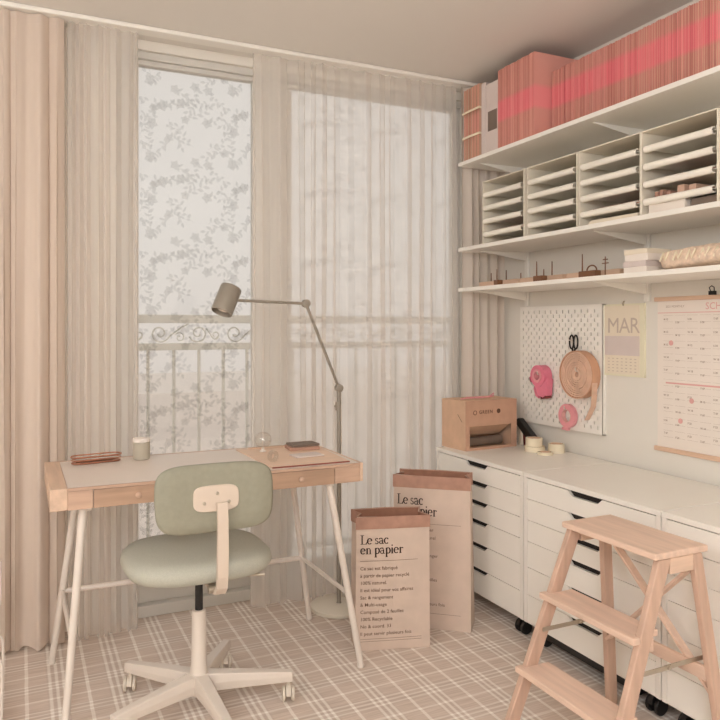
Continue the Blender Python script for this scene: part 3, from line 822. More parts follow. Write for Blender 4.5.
n2 = mag_row(2.648, 2.388, 1.93, .352, .29, .0086, 'tall pink magazine standing in the block that juts forward left of centre', 'tall pink magazines in the protruding block', .008)
n3 = mag_row(2.383, 1.40, 2.014, .276, .21, .0086, 'slim pink magazine standing in the long lower row to the right', 'slim pink magazines in the long row', .010)
MB_ = [magazine_mat('magazine_cover_beige_pink', (208, 148, 130), (214, 146, 134)), magazine_mat('magazine_cover_tan', (184, 150, 128), (190, 146, 126))]
n1 = mag_row(2.925, 2.787, 1.935, .345, .27, .0115, 'dusty pink magazine held in the banded bundle beside the curtain', 'banded bundle of dusty pink magazines', .01, MB_, (magazine_mat('magazine_pages_cream', (226, 200, 176), (228, 196, 174)), MPAGE))
# bands round the bundle
for zz, lb in ((.225, 'upper cream band strapped round the magazine bundle'), (.105, 'lower cream band strapped round the magazine bundle')):
    y0_, y1_ = 2.9275, 2.7875; x0_, x1_ = 1.9315, 2.213
    mb = MB(); pts = []
    for (a, b) in ((x0_, y1_), (x0_, (y0_+y1_)/2), (x0_, y0_)): pts.append((a, b, zz+.006))
    loop = [(x0_-.001, y1_-.001), (x0_-.004, (y0_+y1_)/2), (x0_-.001, y0_+.001), (x1_+.001, y0_+.001), (x1_+.001, y1_-.001)]
    n = len(loop)
    inn = [(x0_, y1_), (x0_-.0015, (y0_+y1_)/2), (x0_, y0_), (x1_, y0_), (x1_, y1_)]
    vs = [(a, b, h) for h in (0, .010) for a, b in loop]+[(a, b, h) for h in (0, .010) for a, b in inn]; fs = []
    for k in range(n):
        q = (k+1) % n
        fs += [(k, q, n+q, n+k), (2*n+k, 3*n+k, 3*n+q, 2*n+q), (n+k, n+q, 3*n+q, 3*n+k), (k, 2*n+k, 2*n+q, q)]
    mb.add(vs, fs); simple('rubber_band', mb, 'tape', lb, 'band', (0, 0, Z3+zz), group='bands round the bundle')
simple('white_binder', MB().box(0, .26, -.017, .017, 0, .335), 'lilac', 'pale binder standing right of the banded bundle on the top shelf', 'binder', (1.94, 2.766, Z3+.0005), bevel=.002)
simple('pink_folder', MB().box(0, .26, -.005, .005, 0, .34), 'pinkl', 'thin pink folder held between the bundle and the pale binder', 'folder', (1.937, 2.7925-.011+.0075-.0025, Z3+.0005)) if False else None
gb = MB().box(0, .27, -.046, .046, 0, .318, 0); gbo = simple('grey_file_box', gb, 'lilac', 'pale grey file box with a dark label left of the tall pink block', 'file box', (1.94, 2.699, Z3+.0005), bevel=.002)
MB().box(-.0012, -.0002, -.038, .030, .10, .19).build('label_card', 'greybook', gbo)

# ------------------------------------------------------------------ things on the lowest shelf
def tray_strip(y0, y1, pegs, label):
    L = y0-y1; root = thing('wooden_tray', label, 'tray', (2.03, (y0+y1)/2, Z1+.0003), 0, 'pale wooden trays on the lowest shelf')
    t = MB().box(0, .12, -L/2, L/2, 0, .004).box(0, .006, -L/2, L/2, .004, .030).box(.114, .12, -L/2, L/2, .004, .030).box(.006, .114, -L/2, -L/2+.006, .004, .03).box(.006, .114, L/2-.006, L/2, .004, .03)
    t.build('tray_body', 'oak', root, bevel=.001)
    for py, hh in pegs:
        MB().tube([(.05, py, .0045), (.05, py, hh)], [.0035, .0022], 8).build('peg', 'walnut', root)
tray_strip(2.93, 2.63, ((.12, .075), (0, .080), (-.11, .06)), 'pale wooden tray with three thin pegs at the left end of the lowest shelf')
tray_strip(2.61, 2.33, ((.04, .065), (-.014, .095)), 'pale wooden tray with two thin pegs in the middle of the lowest shelf')
tray_strip(2.31, 2.02, (), 'pale wooden tray without pegs beside the white box stack')
def pin_stand(y, w, peg, label, arch=False):
    root = thing('pin_stand', label, 'wooden stand', (1.96, y, Z1+.0003), 0, 'small dark wooden pin stands')
    MB().box(0, .03, -w/2, w/2, 0, .026).build('block', 'walnut', root, bevel=.002)
    MB().tube([(.015, w/2-.006, .026), (.015, w/2-.006, .026+peg)], [.003, .0018], 8).build('pin', 'walnut', root)
    if arch: MB().tube([(.015, -.012+.026*math.cos(t), .026+.020*math.sin(t)) for t in [PI*k/12 for k in range(13)]], .0028, 8).build('arch', 'walnut', root)
pin_stand(2.70, .030, .05, 'smallest dark wooden block with a tall pin, nearest the curtain')
pin_stand(2.407, .056, .062, 'dark wooden block with a tall pin, middle one of three')
pin_stand(2.117, .090, .068, 'longest dark wooden block with a tall pin and a small arch', True)
an = MB().box(-.006, .006, -.012, .012, 0, .004).tube([(0, 0, .004), (0, 0, .075)], [.0025, .002], 8).tube([(0, -.016, .05), (0, 0, .05), (0, .016, .05)], .002, 8).tube([(0, -.012, .064), (0, 0, .064), (0, .012, .064)], .002, 8)
simple('cross_figurine', an, 'walnut', 'tiny dark cross-armed figurine standing right of the arch block', 'figurine', (1.985, 2.045, Z1+.0003))
for i, (hh, m_) in enumerate(((.022, 'paper'), (.020, 'lilac'), (.024, 'paper'), (.018, 'paperw'))):
    zz = Z1+.0004+sum((.022, .020, .024, .018)[:i])+.0004*i
    o = simple('paper_box', MB().box(0, .12, -.052, .052, 0, hh), m_, ['flat white box at the bottom of the stack beside the brown pouch', 'flat pinkish box second from the bottom beside the pouch', 'flat white box third from the bottom beside the pouch', 'flat cream box on top of the stack beside the pouch'][i], 'box', (1.955+.003*i, 1.876+(.004 if i % 2 else -.003), zz), group='flat boxes stacked beside the pouch', bevel=.0015)
# pouch: sewn linen bolster with pinched end
def pouch():
    mb = MB(); n = 28; m = 40; L = .56; vs = []; fs = []; rr = random.Random(5)
    for j in range(m+1):
        t = j/m; r = max(.12, min(1, (t/.10)**.5))*min(1, ((1-t)/.06+.05)**.5)
        for k in range(n):
            a = 2*PI*k/n; ca, sa = math.cos(a), math.sin(a)
            wob = 1+.05*math.sin(5*a+9*t)+.025*math.sin(17*t*PI)*(1 if sa > 0 else .2)
            x = .085*r*wob*math.copysign(abs(ca)**.8, ca); z = .036+.036*r*wob*math.copysign(abs(sa)**.75, sa)+(.010*math.sin(PI*t*1.2)*(sa > 0))
            vs.append((x, -L*t, max(z*.94, .0005)))
    for j in range(m):
        for k in range(n): fs.append((j*n+k, j*n+(k+1) % n, (j+1)*n+(k+1) % n, (j+1)*n+k))
    fs.append(tuple(range(n))[::-1]); fs.append(tuple(m*n+k for k in range(n)))
    return mb.add(vs, fs)
pr = thing('linen_pouch', 'brown linen pouch with pale lettering lying on the lowest shelf', 'pouch', (2.04, 1.812, Z1+.0005))
po_ = pouch().build('pouch_body', 'linen', pr); po_.data.shade_smooth()
stp = MB()
for k in range(8):          # pale stitched zigzag lettering on the front of the pouch
    y = -.05-.052*k
    stp.tube([(-.086, y, .030), (-.083, y-.012, .060), (-.087, y-.022, .034), (-.083, y-.034, .062)], .0032, 6)
stp.build('letter_applique', 'tape', pr)

# ------------------------------------------------------------------ pegboard
PY0, PY1, PZ0, PZ1 = 2.863, 2.312, .765, 1.322
pg = thing('pegboard', 'white slotted pegboard on the wall above the drawer units', 'pegboard', (2.2375, (PY0+PY1)/2, PZ0))
hy = (PY0-PY1)/2; hz = PZ1-PZ0
# board with real slots: grid of cells, alternate ones slotted
def peg_mesh():
    mb = MB(); xf, xb = -.011, -.006
    pitch = .02; ny = int((2*hy-.03)/pitch); nz_ = int((hz-.03)/pitch)
    oy = -ny*pitch/2; oz = (hz-nz_*pitch)/2
    # front sheet faces around slots
    for i in range(ny):
        for j in range(nz_):
            y = oy+i*pitch; z = oz+j*pitch
            if (i+j) % 2 == 0:
                a, b = y+pitch/2-.0027, y+pitch/2+.0027; c, d = z+.0025, z+pitch-.0025
                for (u0, u1, v0, v1) in ((y, a, z, z+pitch), (b, y+pitch, z, z+pitch), (a, b, z, c), (a, b, d, z+pitch)):
                    mb.add([(xf, u0, v0), (xf, u1, v0), (xf, u1, v1), (xf, u0, v1)], [(0, 1, 2, 3)])
                # slot walls
                for (p, q) in (((a, c), (b, c)), ((b, c), (b, d)), ((b, d), (a, d)), ((a, d), (a, c))):
                    mb.add([(xf, *p), (xf, *q), (xb, *q), (xb, *p)], [(0, 1, 2, 3)])
            else: mb.add([(xf, y, z), (xf, y+pitch, z), (xf, y+pitch, z+pitch), (xf, y, z+pitch)], [(0, 1, 2, 3)])
    Y0, Y1, Z0_, Z1_ = oy, oy+ny*pitch, oz, oz+nz_*pitch
    for (u0, u1, v0, v1) in ((-hy, Y0, 0, hz), (Y1, hy, 0, hz), (Y0, Y1, 0, Z0_), (Y0, Y1, Z1_, hz)):
        mb.box(xf, xf+.004, u0, u1, v0, v1)
    for (u0, u1, v0, v1) in ((-hy, -hy+.004, 0, hz), (hy-.004, hy, 0, hz), (-hy, hy, 0, .004), (-hy, hy, hz-.004, hz)):
        mb.box(xf+.0005, .012, u0, u1, v0, v1)
    return mb
peg_mesh().build('board', 'white', pg)
MB().box(.0, .010, -hy+.006, hy-.006, .006, hz-.006).build('backing', 'printgrey', pg)
XP = 2.2265   # front face of the board
for hy_, hz_, lb in ((2.45, 1.185, 'left'), (2.50, 1.185, 'x')): pass
def hook(y, z, L, label):
    mb = MB().tube([(0, 0, .014), (0, 0, -.006), (-.006, 0, -.012), (-L, 0, -.012), (-L-.004, 0, -.006), (-L-.004, 0, .004)], .0022, 8)
    return simple('peg_hook', mb, 'metal', label, 'hook', (XP-.0025, y, z), group='white hooks on the pegboard')
hook(2.665, 1.016, .05, 'white hook holding the pink tape dispenser on the pegboard')
hook(2.412, 1.045, .05, 'white hook holding the peach ribbon roll on the pegboard')
hook(2.478, 1.178, .03, 'white hook holding the black scissors on the pegboard')
hook(2.505, .868, .03, 'white hook holding the small pink ring of tape')
RY = Matrix.Rotation(-PI/2, 4, 'Y')
# ribbon roll
rr = thing('ribbon_roll', 'large flat roll of peach ribbon hanging on the pegboard', 'ribbon', (XP-.004, 2.418, 1.018))
rb = MB(); 
for k in range(8): rb.ring(.098-.009*k, .091-.009*k, .002+.0006*(k % 3), .042-.0012*(k % 4), 48, M=RY)
rb.ring(.026, .012, .002, .040, 30, M=RY)
rb.build('coil', 'peach', rr, smooth=True)
rl2 = MB().ring(.104, .100, .003, .046, 48, M=RY); rl2.build('outer_wrap', 'peachd', rr, smooth=True)
tl = MB(); P0 = [(-.045, -.098, -.03), (-.045, -.096, -.08), (-.04, -.085, -.13), (-.035, -.06, -.165), (-.03, -.035, -.195)]
for a, b in zip(P0, P0[1:]): tl.hexa([(a[0], a[1], a[2]), (a[0]+.03, a[1], a[2]), (a[0]+.03, a[1]-.0015, a[2]), (a[0], a[1]-.0015, a[2])], [(b[0], b[1], b[2]), (b[0]+.028, b[1], b[2]), (b[0]+.028, b[1]-.0015, b[2]), (b[0], b[1]-.0015, b[2])])
tl.build('loose_tail', 'peach', rr)
# scissors: loops up, blades hidden behind the roll
sz_ = thing('scissors', 'black-handled scissors hanging point down above the ribbon roll', 'scissors', (XP-.006, 2.474, 1.10))
for sg in (1, -1):
    lp_ = [( -.004, sg*.013+.013*math.cos(t), .058+.030*math.sin(t)) for t in [2*PI*k/24 for k in range(24)]]
    MB().tube(lp_, .0036, 8, closed=True).build('handle_loop', 'black', sz_, smooth=True)
    MB().tube([(-.004, sg*.010, .031), (-.004, sg*.004, .012), (-.004, -sg*.001, -.002)], [.004, .004, .0045], 8).build('shank', 'black', sz_, smooth=True)
    MB().prism([(-sg*.001, .0), (-sg*.008, -.004), (-sg*.003, -.075)], -.0035-.001*sg, -.0028-.001*sg, 'x').build('blade', 'steel', sz_)
# pink tape dispenser
td = thing('tape_dispenser', 'bright pink hand tape dispenser hanging on the pegboard', 'tape dispenser', (XP-.004, 2.665, .985))
MB().ring(.050, .030, .002, .048, 40, M=RY @ Matrix.Translation((.012, .006, 0))).build('tape_roll_guard', 'pink', td, smooth=True)
MB().ring(.031, .019, .004, .052, 32, M=RY @ Matrix.Translation((.012, .006, 0))).build('tape_roll', 'pinkl', td, smooth=True)
def RYp(poly): return poly
MB().prism([(-.015, -.030), (-.058, .006), (-.050, -.075), (-.030, -.088), (.012, -.078), (.028, -.03)], -.046, -.004, 'x').build('body', 'pink', td, bevel=.006)
MB().prism([(-.012, -.096), (-.048, -.086), (-.046, -.076), (-.012, -.082)], -.044, -.006, 'x').build('cutter', 'darkred', td, bevel=.001)
MB().tube([(-.025, .05, -.004), (-.025, .074, -.014), (-.025, .078, -.002), (-.025, .068, .012)], [.010, .010, .009, .006], 10).build('handle_nub', 'pinkd', td, smooth=True)
MB().tube([(-.025, .035, -.03), (-.025, .045, -.052), (-.025, .035, -.08), (-.025, .018, -.088)], [.010, .010, .009, .008], 10).build('grip', 'pink', td, smooth=True)
# pink ring of tape
pt = thing('pink_tape_roll', 'small light pink roll of tape hanging low on the pegboard', 'tape roll', (XP-.004, 2.505, .828))
MB().ring(.053, .030, .002, .020, 40, M=RY).build('tape', 'pinkl', pt, smooth=True)
MB().ring(.030, .027, .001, .022, 40, M=RY).build('core', 'rose', pt, smooth=True)
MB().prism([(-.01, -.05), (.03, -.052), (.034, -.064), (-.004, -.066)], -.018, -.004, 'x').build('loose_end', 'pinkl', pt)

# ------------------------------------------------------------------ small MAR calendar
mc = thing('month_calendar', 'small pale yellow month calendar reading MAR beside the pegboard', 'calendar', (XR-.0005, 2.205, 1.022))
MB().box(-.010, 0, -.108, .108, 0, .297).build('calendar_pad', 'yellow', mc)
MB().box(-.0115, -.0103, -.085, .103, .008, .29).build('front_sheet', 'paperw', mc)
MB().box(-.0125, -.0117, -.085, .103, .085, .165).build('colour_panel', 'lilac', mc)
def wall_text(txt, size, yl, z, x, parent, m, name='lettering', bold=.0005, sp=1.0):
    vs, fs = text_polys(txt, size, bold=bold, spacing=sp)
    mb = MB(); mb.add([(x, yl-a, z+b) for a, b, c in vs], fs); return mb.build(name, m, parent)
wall_text('MAR', .090, .090, .178, -.0122, mc, 'mark', bold=0, sp=.92)
g = MB()
for r in range(5):
    for c in range(7): 
        g.box(-.0124, -.0118, .085-.024*c-.010, .085-.024*c, .070-.013*r, .073-.013*r)
g.build('date_grid', 'mark', mc)
MB().tube([(-.012, 0, .290), (-.016, 0, .30), (-.008, 0, .308)], .003, 8).build('hanging_clip', 'steel', mc)

# large wall calendar with wooden bars
yc0, yc1 = 2.047, 1.50
wc = thing('poster_calendar', 'large white year calendar hung between two wooden bars', 'calendar', (XR-.0005, (yc0+yc1)/2, .745))
hw = (yc0-yc1)/2
MB().box(-.0035, -.0015, -hw+.01, hw-.01, .008, .585).build('poster_sheet', 'paper', wc)
MB().box(-.013, 0, -hw, hw, .578, .594).build('top_bar', 'oak', wc, bevel=.002)
MB().box(-.013, 0, -hw, hw, 0, .017).build('bottom_bar', 'oak', wc, bevel=.002)
MB().box(-.0045, -.0037, -hw+.012, hw-.012, .538, .577).build('header_band', 'rose', wc) if False else None
wall_text('SCHEDULE', .036, .047, .543, -.0042, wc, 'rose', 'header_lettering', 0)
wall_text('2021 MONTHLY', .012, hw-.05, .553, -.0042, wc, 'printgrey', 'header_note', 0)
pb = MB(); pb.box(-.0044, -.0037, -hw+.014, hw-.05, .262, .268).box(-.0044, -.0037, -hw+.012, hw-.012, .532, .5345).box(-.0044, -.0037, -hw+.014, -hw+.018, .03, .57)
pb.build('pink_rules', 'rose', wc)
g = MB(); rn2 = random.Random(2)
for c in range(9):
    yy = hw-.04-.055*c
    for r in range(10):
        zz = .505-.0485*r-(.012 if c % 2 else 0)
        if abs(zz-.265) < .012: continue
        vs, fs = text_polys(rn2.choice(('M 12', 'T 07', 'W 18', 'F 23', 'S 30')), .010, bold=.0003)
        g.add([(-.0042, yy-a, zz+b) for a, b, c_ in vs], fs)
    for r in range(20): g.box(-.0041, -.0037, yy-.044, yy+.002, .523-.0245*r, .5235-.0245*r)
g.build('date_print', 'printgrey', wc)
dots = MB()
for (yy, zz) in ((hw-.075, .418), (hw-.118, .125), (hw-.168, .205)): dots.lathe([(.010, 0), (.010, .0012)], 14, M=Matrix.Translation((-.0042, yy, zz)) @ RY)
dots.build('round_stickers', 'rose', wc)
cl = MB().box(-.010, .002, -.012, .012, 0, .014).tube([(-.004, -.007, .012), (-.008, -.010, .026), (-.008, 0, .032), (-.008, .010, .026), (-.004, .007, .012)], .0018, 8)
simple('bulldog_clip', cl, 'black', 'small black bulldog clip above the wooden bar of the year calendar', 'clip', (XR-.0205, 1.775, .745+.594-.001))

# ------------------------------------------------------------------ things on the drawer units
ZK = .6604
bx_ = thing('cardboard_box', 'brown dispenser box of cardboard with an open front slot on the drawer unit', 'box', (1.826, 2.742, ZK), math.radians(4))
w_, d_, h_ = .300, .182, .226; th_ = .003
b = MB(); b.box(0, th_, 0, d_, 0, h_, 0).box(w_-th_, w_, 0, d_, 0, h_, 0).box(th_, w_-th_, d_-th_, d_, 0, h_, 0).box(th_, w_-th_, 0, d_-th_, 0, th_, 0)
b.box(th_, w_-th_, 0, d_-th_, h_-th_, h_, 0)
b.build('carton', 'card', bx_)
f_ = MB().box(0, w_, -.003, 0, .110, h_).box(0, .022, -.003, 0, 0, .110).box(w_-.034, w_, -.003, 0, 0, .110).box(.022, w_-.034, -.003, 0, 0, .012)
f_.build('front_panel', 'cardpr', bx_)
vs, fs = text_polys('GREEN', .022, bold=.0006, spacing=1.25)
mb = MB(); mb.add([(.075+a, -.0036, .166+bb_) for a, bb_, c in vs], fs); mb.build('printed_word', 'cardprint', bx_)
MB().lathe([(.011, 0), (.011, .0006)], 16, M=Matrix.Translation((.19, -.003, .174)) @ Matrix.Rotation(PI/2, 4, 'X')).build('printed_dot', 'cardprint', bx_)
mb = MB(); mb.ring(.011, .008, 0, .0006, 16, M=Matrix.Translation((.052, -.003, .172)) @ Matrix.Rotation(PI/2, 4, 'X'))
mb.build('printed_ring', 'cardprint', bx_)
MB().hexa([(.022, .003, .112), (w_-.034, .003, .112), (w_-.034, .006, .112), (.022, .006, .112)], [(.022, .09, .052), (w_-.034, .09, .052), (w_-.034, .093, .052), (.022, .093, .052)]).build('inner_flap', 'card', bx_)
ro = MB().lathe([(.022, .02), (.022, .245)], 28, M=Matrix.Translation((.02, .074, .027)) @ Matrix.Rotation(PI/2, 4, 'Y')); ro.build('paper_roll', 'greybook', bx_, smooth=True)
MB().box(-.0004, 0.0, .04, .085, .0, .0022, M=Matrix.Translation((0, 0, .10)) @ Matrix.Rotation(.8, 4, 'X')).build('carry_slot', 'cardprint', bx_)
pkn = MB().tube([(.02, .05, .0035), (.07, .07, .005), (.14, .06, .004), (.18, .045, .008), (.205, .04, .024), (.212, .05, .010), (.20, .07, .004), (.15, .09, .0035), (.09, .10, .0035)], .0032, 8)
pkn2 = simple('pink_ribbon', pkn, 'pinkl', 'loose pink ribbon lying on top of the cardboard box', 'ribbon', (1.83, 2.76, ZK+h_+.0005), rz=.07, smooth=True)
# tape gun
tg = thing('tape_gun', 'black and dark red hand tool leaning beside the cardboard box', 'tool', (2.165, 2.72, ZK), math.radians(-8))
MB().prism([(.105, .115), (.075, .128), (-.055, .055), (-.075, .030), (-.045, .020), (.02, .052), (.085, .092)], -.016, .016, 'x').build('barrel', 'black', tg, bevel=.004)
MB().prism([(.035, .062), (.006, .048), (-.004, .0005), (.028, .0005)], -.013, .013, 'x').build('grip', 'darkred', tg, bevel=.004)
MB().prism([(.058, .075), (.038, .065), (.052, .0005), (.082, .0005)], -.012, .012, 'x').build('rear_leg', 'paperw', tg, bevel=.003)
def roll(x, y, z, r, ri, h, label, m='tape'):
    t = thing('tape_roll', label, 'tape roll', (x, y, z), 0, 'cream tape rolls beside the box')
    MB().ring(r, ri+.003, 0, h, 36).build('tape', m, t, smooth=True)
    MB().ring(ri+.003, ri, .0005, h+.0005, 30).build('core', 'card', t, smooth=True)
roll(2.115, 2.615, ZK, .046, .030, .024, 'thick cream tape roll at the bottom of the small stack')
roll(2.113, 2.617, ZK+.0248, .038, .026, .036, 'cream tape roll on top of the small stack beside the box')
roll(2.180, 2.545, ZK, .036, .024, .040, 'single cream tape roll standing right of the stack')
roll(2.10, 2.525, ZK, .034, .022, .012, 'thin flat cream tape roll lying in front of the others')

# ------------------------------------------------------------------ things on the desk
ZD = DZ+.0003
pt_ = thing('pen_tray', 'oblong copper wire pen tray at the left of the desk', 'pen tray', (.246, 2.722, ZD+.0015), math.radians(8))
def stadium(L, w, z, n=10):
    pts = []
    for s_ in (1, -1):
        for k in range(n+1):
            a = -PI/2+PI*k/n if s_ == 1 else PI/2+PI*k/n
            pts.append((s_*(L/2-w/2)+w/2*math.cos(a), w/2*math.sin(a), z))
    return pts
for i, z in enumerate((.0025, .013, .0245)):
    MB().tube(stadium(.165+.004*i, .05+.004*i, z), .0024 if i != 1 else .0016, 8, closed=True).build('wire_loop', 'copper', pt_, smooth=True)
MB().prism([(p[0], p[1]) for p in stadium(.165, .05, 0)], .0022, .0036).build('tray_floor', 'kraft', pt_)
for i, (yy, m_) in enumerate(((-.008, 'walnut'), (.006, 'kraft'))):
    simple('pencil', MB().tube([(-.07, 0, 0), (.055, 0, 0), (.068, 0, 0)], [.0036, .0036, .0006], 6), m_, ['dark brown pencil lying in the copper pen tray', 'tan pencil lying in the copper pen tray'][i], 'pencil', (.246, 2.722+yy, ZD+.0094), math.radians(8))
cd = thing('candle_jar', 'small frosted candle jar with a pale lid on the desk', 'candle', (.402, 2.72, ZD))
MB().lathe([(.026, 0), (.030, .003), (.030, .062), (.028, .064), (.028, .012), (.002, .010)], 30, cap=False).build('jar', 'frosted', cd, smooth=True)
MB().lathe([(.0275, .011), (.0275, .048)], 30).build('wax', 'paper', cd, smooth=True)
MB().lathe([(.031, .0645), (.031, .074), (.029, .077)], 30).build('lid', 'paper', cd, smooth=True)
dm = thing('desk_mat', 'tan leather desk mat covering the right end of the desk', 'desk mat', (.92, 2.55, ZD))
MB().prism([(-.155, .205), (-.140, -.200), (.148, -.204), (.166, .200)], 0, .004, 'z').build('mat_surface', 'mat_', dm)
MB().box(-.140, .148, -.2085, -.2045, -.0, .0042, 0, Matrix.Rotation(-.007, 4, 'Z')).build('stitched_edge', 'matedge', dm)
zt_ = ZD+.0046
simple('grey_notebook', MB().box(-.056, .056, -.036, .036, 0, .005), 'lilac', 'small pale grey notebook lying flat on the desk mat', 'notebook', (.965, 2.505, zt_), math.radians(4), bevel=.001)
simple('brown_book', MB().box(-.06, .06, -.045, .045, 0, .012), 'kraft', 'brown book under the grey book at the back of the desk mat', 'book', (1.005, 2.66, zt_), math.radians(-6), bevel=.001)
simple('dark_grey_book', MB().box(-.055, .055, -.040, .040, 0, .009), 'greybook', 'dark grey book on the brown book at the back of the desk mat', 'book', (1.010, 2.665, zt_+.0125), math.radians(3), bevel=.001)
simple('wooden_ruler', MB().box(-.11, .11, -.008, .008, 0, .003), 'oak', 'pale wooden ruler lying along the rear edge of the desk mat', 'ruler', (.92, 2.735, zt_), math.radians(-2))
gv = thing('glass_globe', 'small clear glass globe on a pale stand on the desk mat', 'glass ornament', (.845, 2.66, zt_))
MB().lathe([(.012, 0), (.014, .002), (.006, .008), (.005, .016)], 20).build('stand', 'paper', gv, smooth=True)
MB().lathe([(.005, .016), (.022, .020), (.031, .034), (.033, .046), (.030, .060), (.019, .071), (.010, .0745)], 28).build('globe', 'clear', gv, smooth=True)
simple('clear_tape_holder', MB().ring(.020, .011, -.007, .007, 28, M=Matrix.Translation((0, 0, .0205)) @ Matrix.Rotation(PI/2, 4, 'X')), 'clear', 'small clear tape ring standing at the left front of the desk mat', 'tape roll', (.772+.04, 2.44, zt_), math.radians(20), smooth=True)

# ------------------------------------------------------------------ wooden step stool
st = thing('step_stool', 'folding beech step stool with three steps in front of the drawer units', 'step stool', (1.53, 1.55, 0))
def S(mb, name, m, **k): return mb.build(name, m, st, loc=(-1.53, -1.55, 0), **k)
YN, YFR = 1.372, 1.716           # near and far side
S(MB().box(1.495, 1.693, 1.363, 1.722, .612, .630), 'top_step', 'beech_y', bevel=.004)
# side frames. front legs lean toward the room, rear legs lean toward the cabinets
def sloped(pa, pb, w, t, name='leg', m='beech_z'):
    pa, pb = Vector(pa), Vector(pb)
    # w across (x), t across (y)
    def Q(c): return [c+Vector((-w/2, -t/2, 0)), c+Vector((w/2, -t/2, 0)), c+Vector((w/2, t/2, 0)), c+Vector((-w/2, t/2, 0))]
    return S(MB().hexa(Q(pa), Q(pb)), name, m, bevel=.003)
FT, FB = 1.535, 1.298   # front leg x at top, at floor
RT, RB = 1.655, 1.745
yn_t, yn_b, yf_t, yf_b = 1.376, 1.352, 1.708, 1.738
sloped((FT, yn_t, .611), (FB, yn_b, .001), .044, .020); sloped((FT, yf_t, .611), (FB, yf_b, .001), .044, .020)
yr = .016
sloped((RT, yn_t+.000, .611), (RB-.012, yn_b-.018, .001), .036, .020); sloped((RT, yf_t, .611), (RB-.012, yf_b+.020, .001), .036, .020)
# aprons under top
for y in (yn_t, yf_t): S(MB().box(FT+.018, RT-.014, y-.009, y+.009, .568, .611), 'apron', 'beech_x', bevel=.002)
S(MB().box(RT+.004, RT+.018, yn_t+.011, yf_t-.011, .575, .611), 'apron', 'beech_y', bevel=.002)
def fx(z): return FT+(FB-FT)*(.611-z)/.611
def fy(z, n): t = (.611-z)/.611; return (yn_t+(yn_b-yn_t)*t) if n else (yf_t+(yf_b-yf_t)*t)
for z, dd in ((.425, .150), (.215, .150)):
    xc = fx(z); n0, n1, q0, q1 = fy(z, 1)+.0105, fy(z, 0)-.0105, fy(z, 1)-.010, fy(z, 0)+.010
    S(MB().prism([(xc-.050, q0), (xc-.0255, q0), (xc-.0255, n0), (xc+.060, n0), (xc+.060, n1), (xc-.0255, n1), (xc-.0255, q1), (xc-.050, q1)], z-.018, z), 'step', 'beech_y', bevel=.003)
    S(MB().box(xc+.030, xc+.044, fy(z, 1)+.0105, fy(z, 0)-.0105, z-.056, z-.0185), 'step_rail', 'beech_y', bevel=.002)
# rear cross braces and rail
def rx(z): return RT+(RB-.012-RT)*(.611-z)/.611
S(MB().beam((rx(.58)+.004, yf_t-.010, .58), (rx(.22)+.006, 1.355, .215), .008, .024, up=(1, 0, 0)), 'cross_brace', 'beech_y')
S(MB().beam((rx(.56)-.010, yn_t+.010, .565), (rx(.22)-.008, 1.735, .23), .008, .024, up=(1, 0, 0)), 'cross_brace', 'beech_y')
S(MB().box(rx(.28)-.018, rx(.28)-.006, 1.362, 1.722, .262, .300), 'rear_rail', 'beech_y', bevel=.002)
for n in (1, 0):
    z = .318; y = fy(z, n)+(.0125 if n else -.0125)
    m_ = (fx(z)+rx(z))/2
    S(MB().box(fx(z)-.008, m_+.012, y-.0012, y+.0012, z-.006, z+.006), 'metal_stay', 'steel'); S(MB().box(m_-.012, rx(z)+.008, y+.0014, y+.0036, z-.006, z+.006), 'metal_stay', 'steel')
    S(MB().lathe([(.005, -.005), (.005, .007)], 12, M=Matrix.Translation((m_, y, z)) @ Matrix.Rotation(PI/2, 4, 'X')), 'rivet', 'steel')

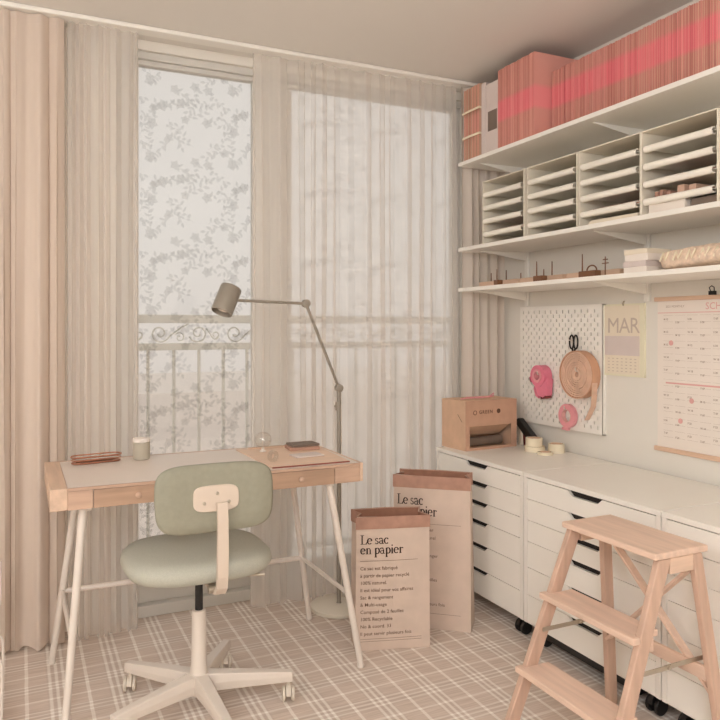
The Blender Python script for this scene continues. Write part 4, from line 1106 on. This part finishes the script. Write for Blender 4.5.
# ------------------------------------------------------------------ white wire rack at the left edge
rk = thing('wire_rack', 'white wire rack cut by the left edge of the picture', 'rack', (-.193, 2.46, 0))
def rrect(x0, x1, z0, z1, y, r=.03, n=5):
    pts = []
    for cx_, cz_, a0 in ((x1-r, z0+r, -90), (x1-r, z1-r, 0), (x0+r, z1-r, 90), (x0+r, z0+r, 180)):
        for k in range(n+1):
            a = math.radians(a0+90*k/n); pts.append((cx_+r*math.cos(a), y, cz_+r*math.sin(a)))
    return pts
for y in (-.09, .09):
    MB().tube(rrect(-.16, .144, .045, .25, y), .004, 8, closed=True).build('end_loop', 'metal', rk, smooth=True)
    for x in (-.13, .11): MB().tube([(x, y, .001), (x, y, .49)], .004, 8).build('post', 'metal', rk, smooth=True)
for zz in (.06, .40):
    g = MB()
    for k in range(9): x = -.13+.24*k/8; g.tube([(x, -.09, zz), (x, .09, zz)], .0018, 6)
    g.tube([(-.13, -.09, zz), (.11, -.09, zz), (.11, .09, zz), (-.13, .09, zz)], .0035, 8, closed=True)
    g.build('wire_shelf', 'metal', rk)
MB().box(.112, .142, -.06, .06, .39, .49).build('side_plate', 'metal', rk, bevel=.003)
simple('orange_box', MB().box(-.06, .06, -.05, .05, 0, .05), 'orange', 'orange wooden box on the lower shelf of the white wire rack', 'box', (-.135, 2.46, .0645), bevel=.002)

# ------------------------------------------------------------------ light: added unseen fill lamps, sky
def pendant(x, y, z, r, strength, label):  # out-of-view globe lamp, added to supply the room light
    root = thing('added_fill_lamp', label, 'fill light', (x, y, ZC-.001))
    MB().lathe([(.05, -.02), (.05, 0)], 24).build('ceiling_rose', 'white', root)
    MB().tube([(0, 0, -.02), (0, 0, z-ZC+r)], .003, 6).build('cord', 'white', root)
    pr = [(max(.001, r*math.sin(PI*k/20)), z-ZC-r*math.cos(PI*k/20)) for k in range(21)]
    MB().lathe(pr, 36).build('fill_globe', emit('added_fill_glow', FILL_LAMPC, strength), root, smooth=True)
FILL_LAMPC = (.98, .99, 1.02)
pendant(-.35, -.75, 1.85, .30, 27, 'added unseen globe lamp filling the room with light from behind the camera')
pendant(-1.2, .9, 1.85, .22, 19, 'smaller added unseen globe lamp filling in light near the left wall')

w = bpy.data.worlds.new('sky'); sc.world = w; w.use_nodes = True
nt = w.node_tree; bg = nt.nodes['Background']
tc = nt.nodes.new('ShaderNodeTexCoord'); sp = nt.nodes.new('ShaderNodeSeparateXYZ'); rp = nt.nodes.new('ShaderNodeValToRGB')
mr = nt.nodes.new('ShaderNodeMapRange'); mr.inputs[1].default_value = -.3; mr.inputs[2].default_value = .6
nt.links.new(tc.outputs['Generated'], sp.inputs[0]); nt.links.new(sp.outputs[2], mr.inputs[0]); nt.links.new(mr.outputs[0], rp.inputs[0])
rp.color_ramp.elements[0].position = .25; rp.color_ramp.elements[0].color = (.78, .71, .665, 1)
rp.color_ramp.elements[1].position = .5; rp.color_ramp.elements[1].color = (.84, .80, .765, 1)
nt.links.new(rp.outputs[0], bg.inputs[0]); bg.inputs[1].default_value = 1.0
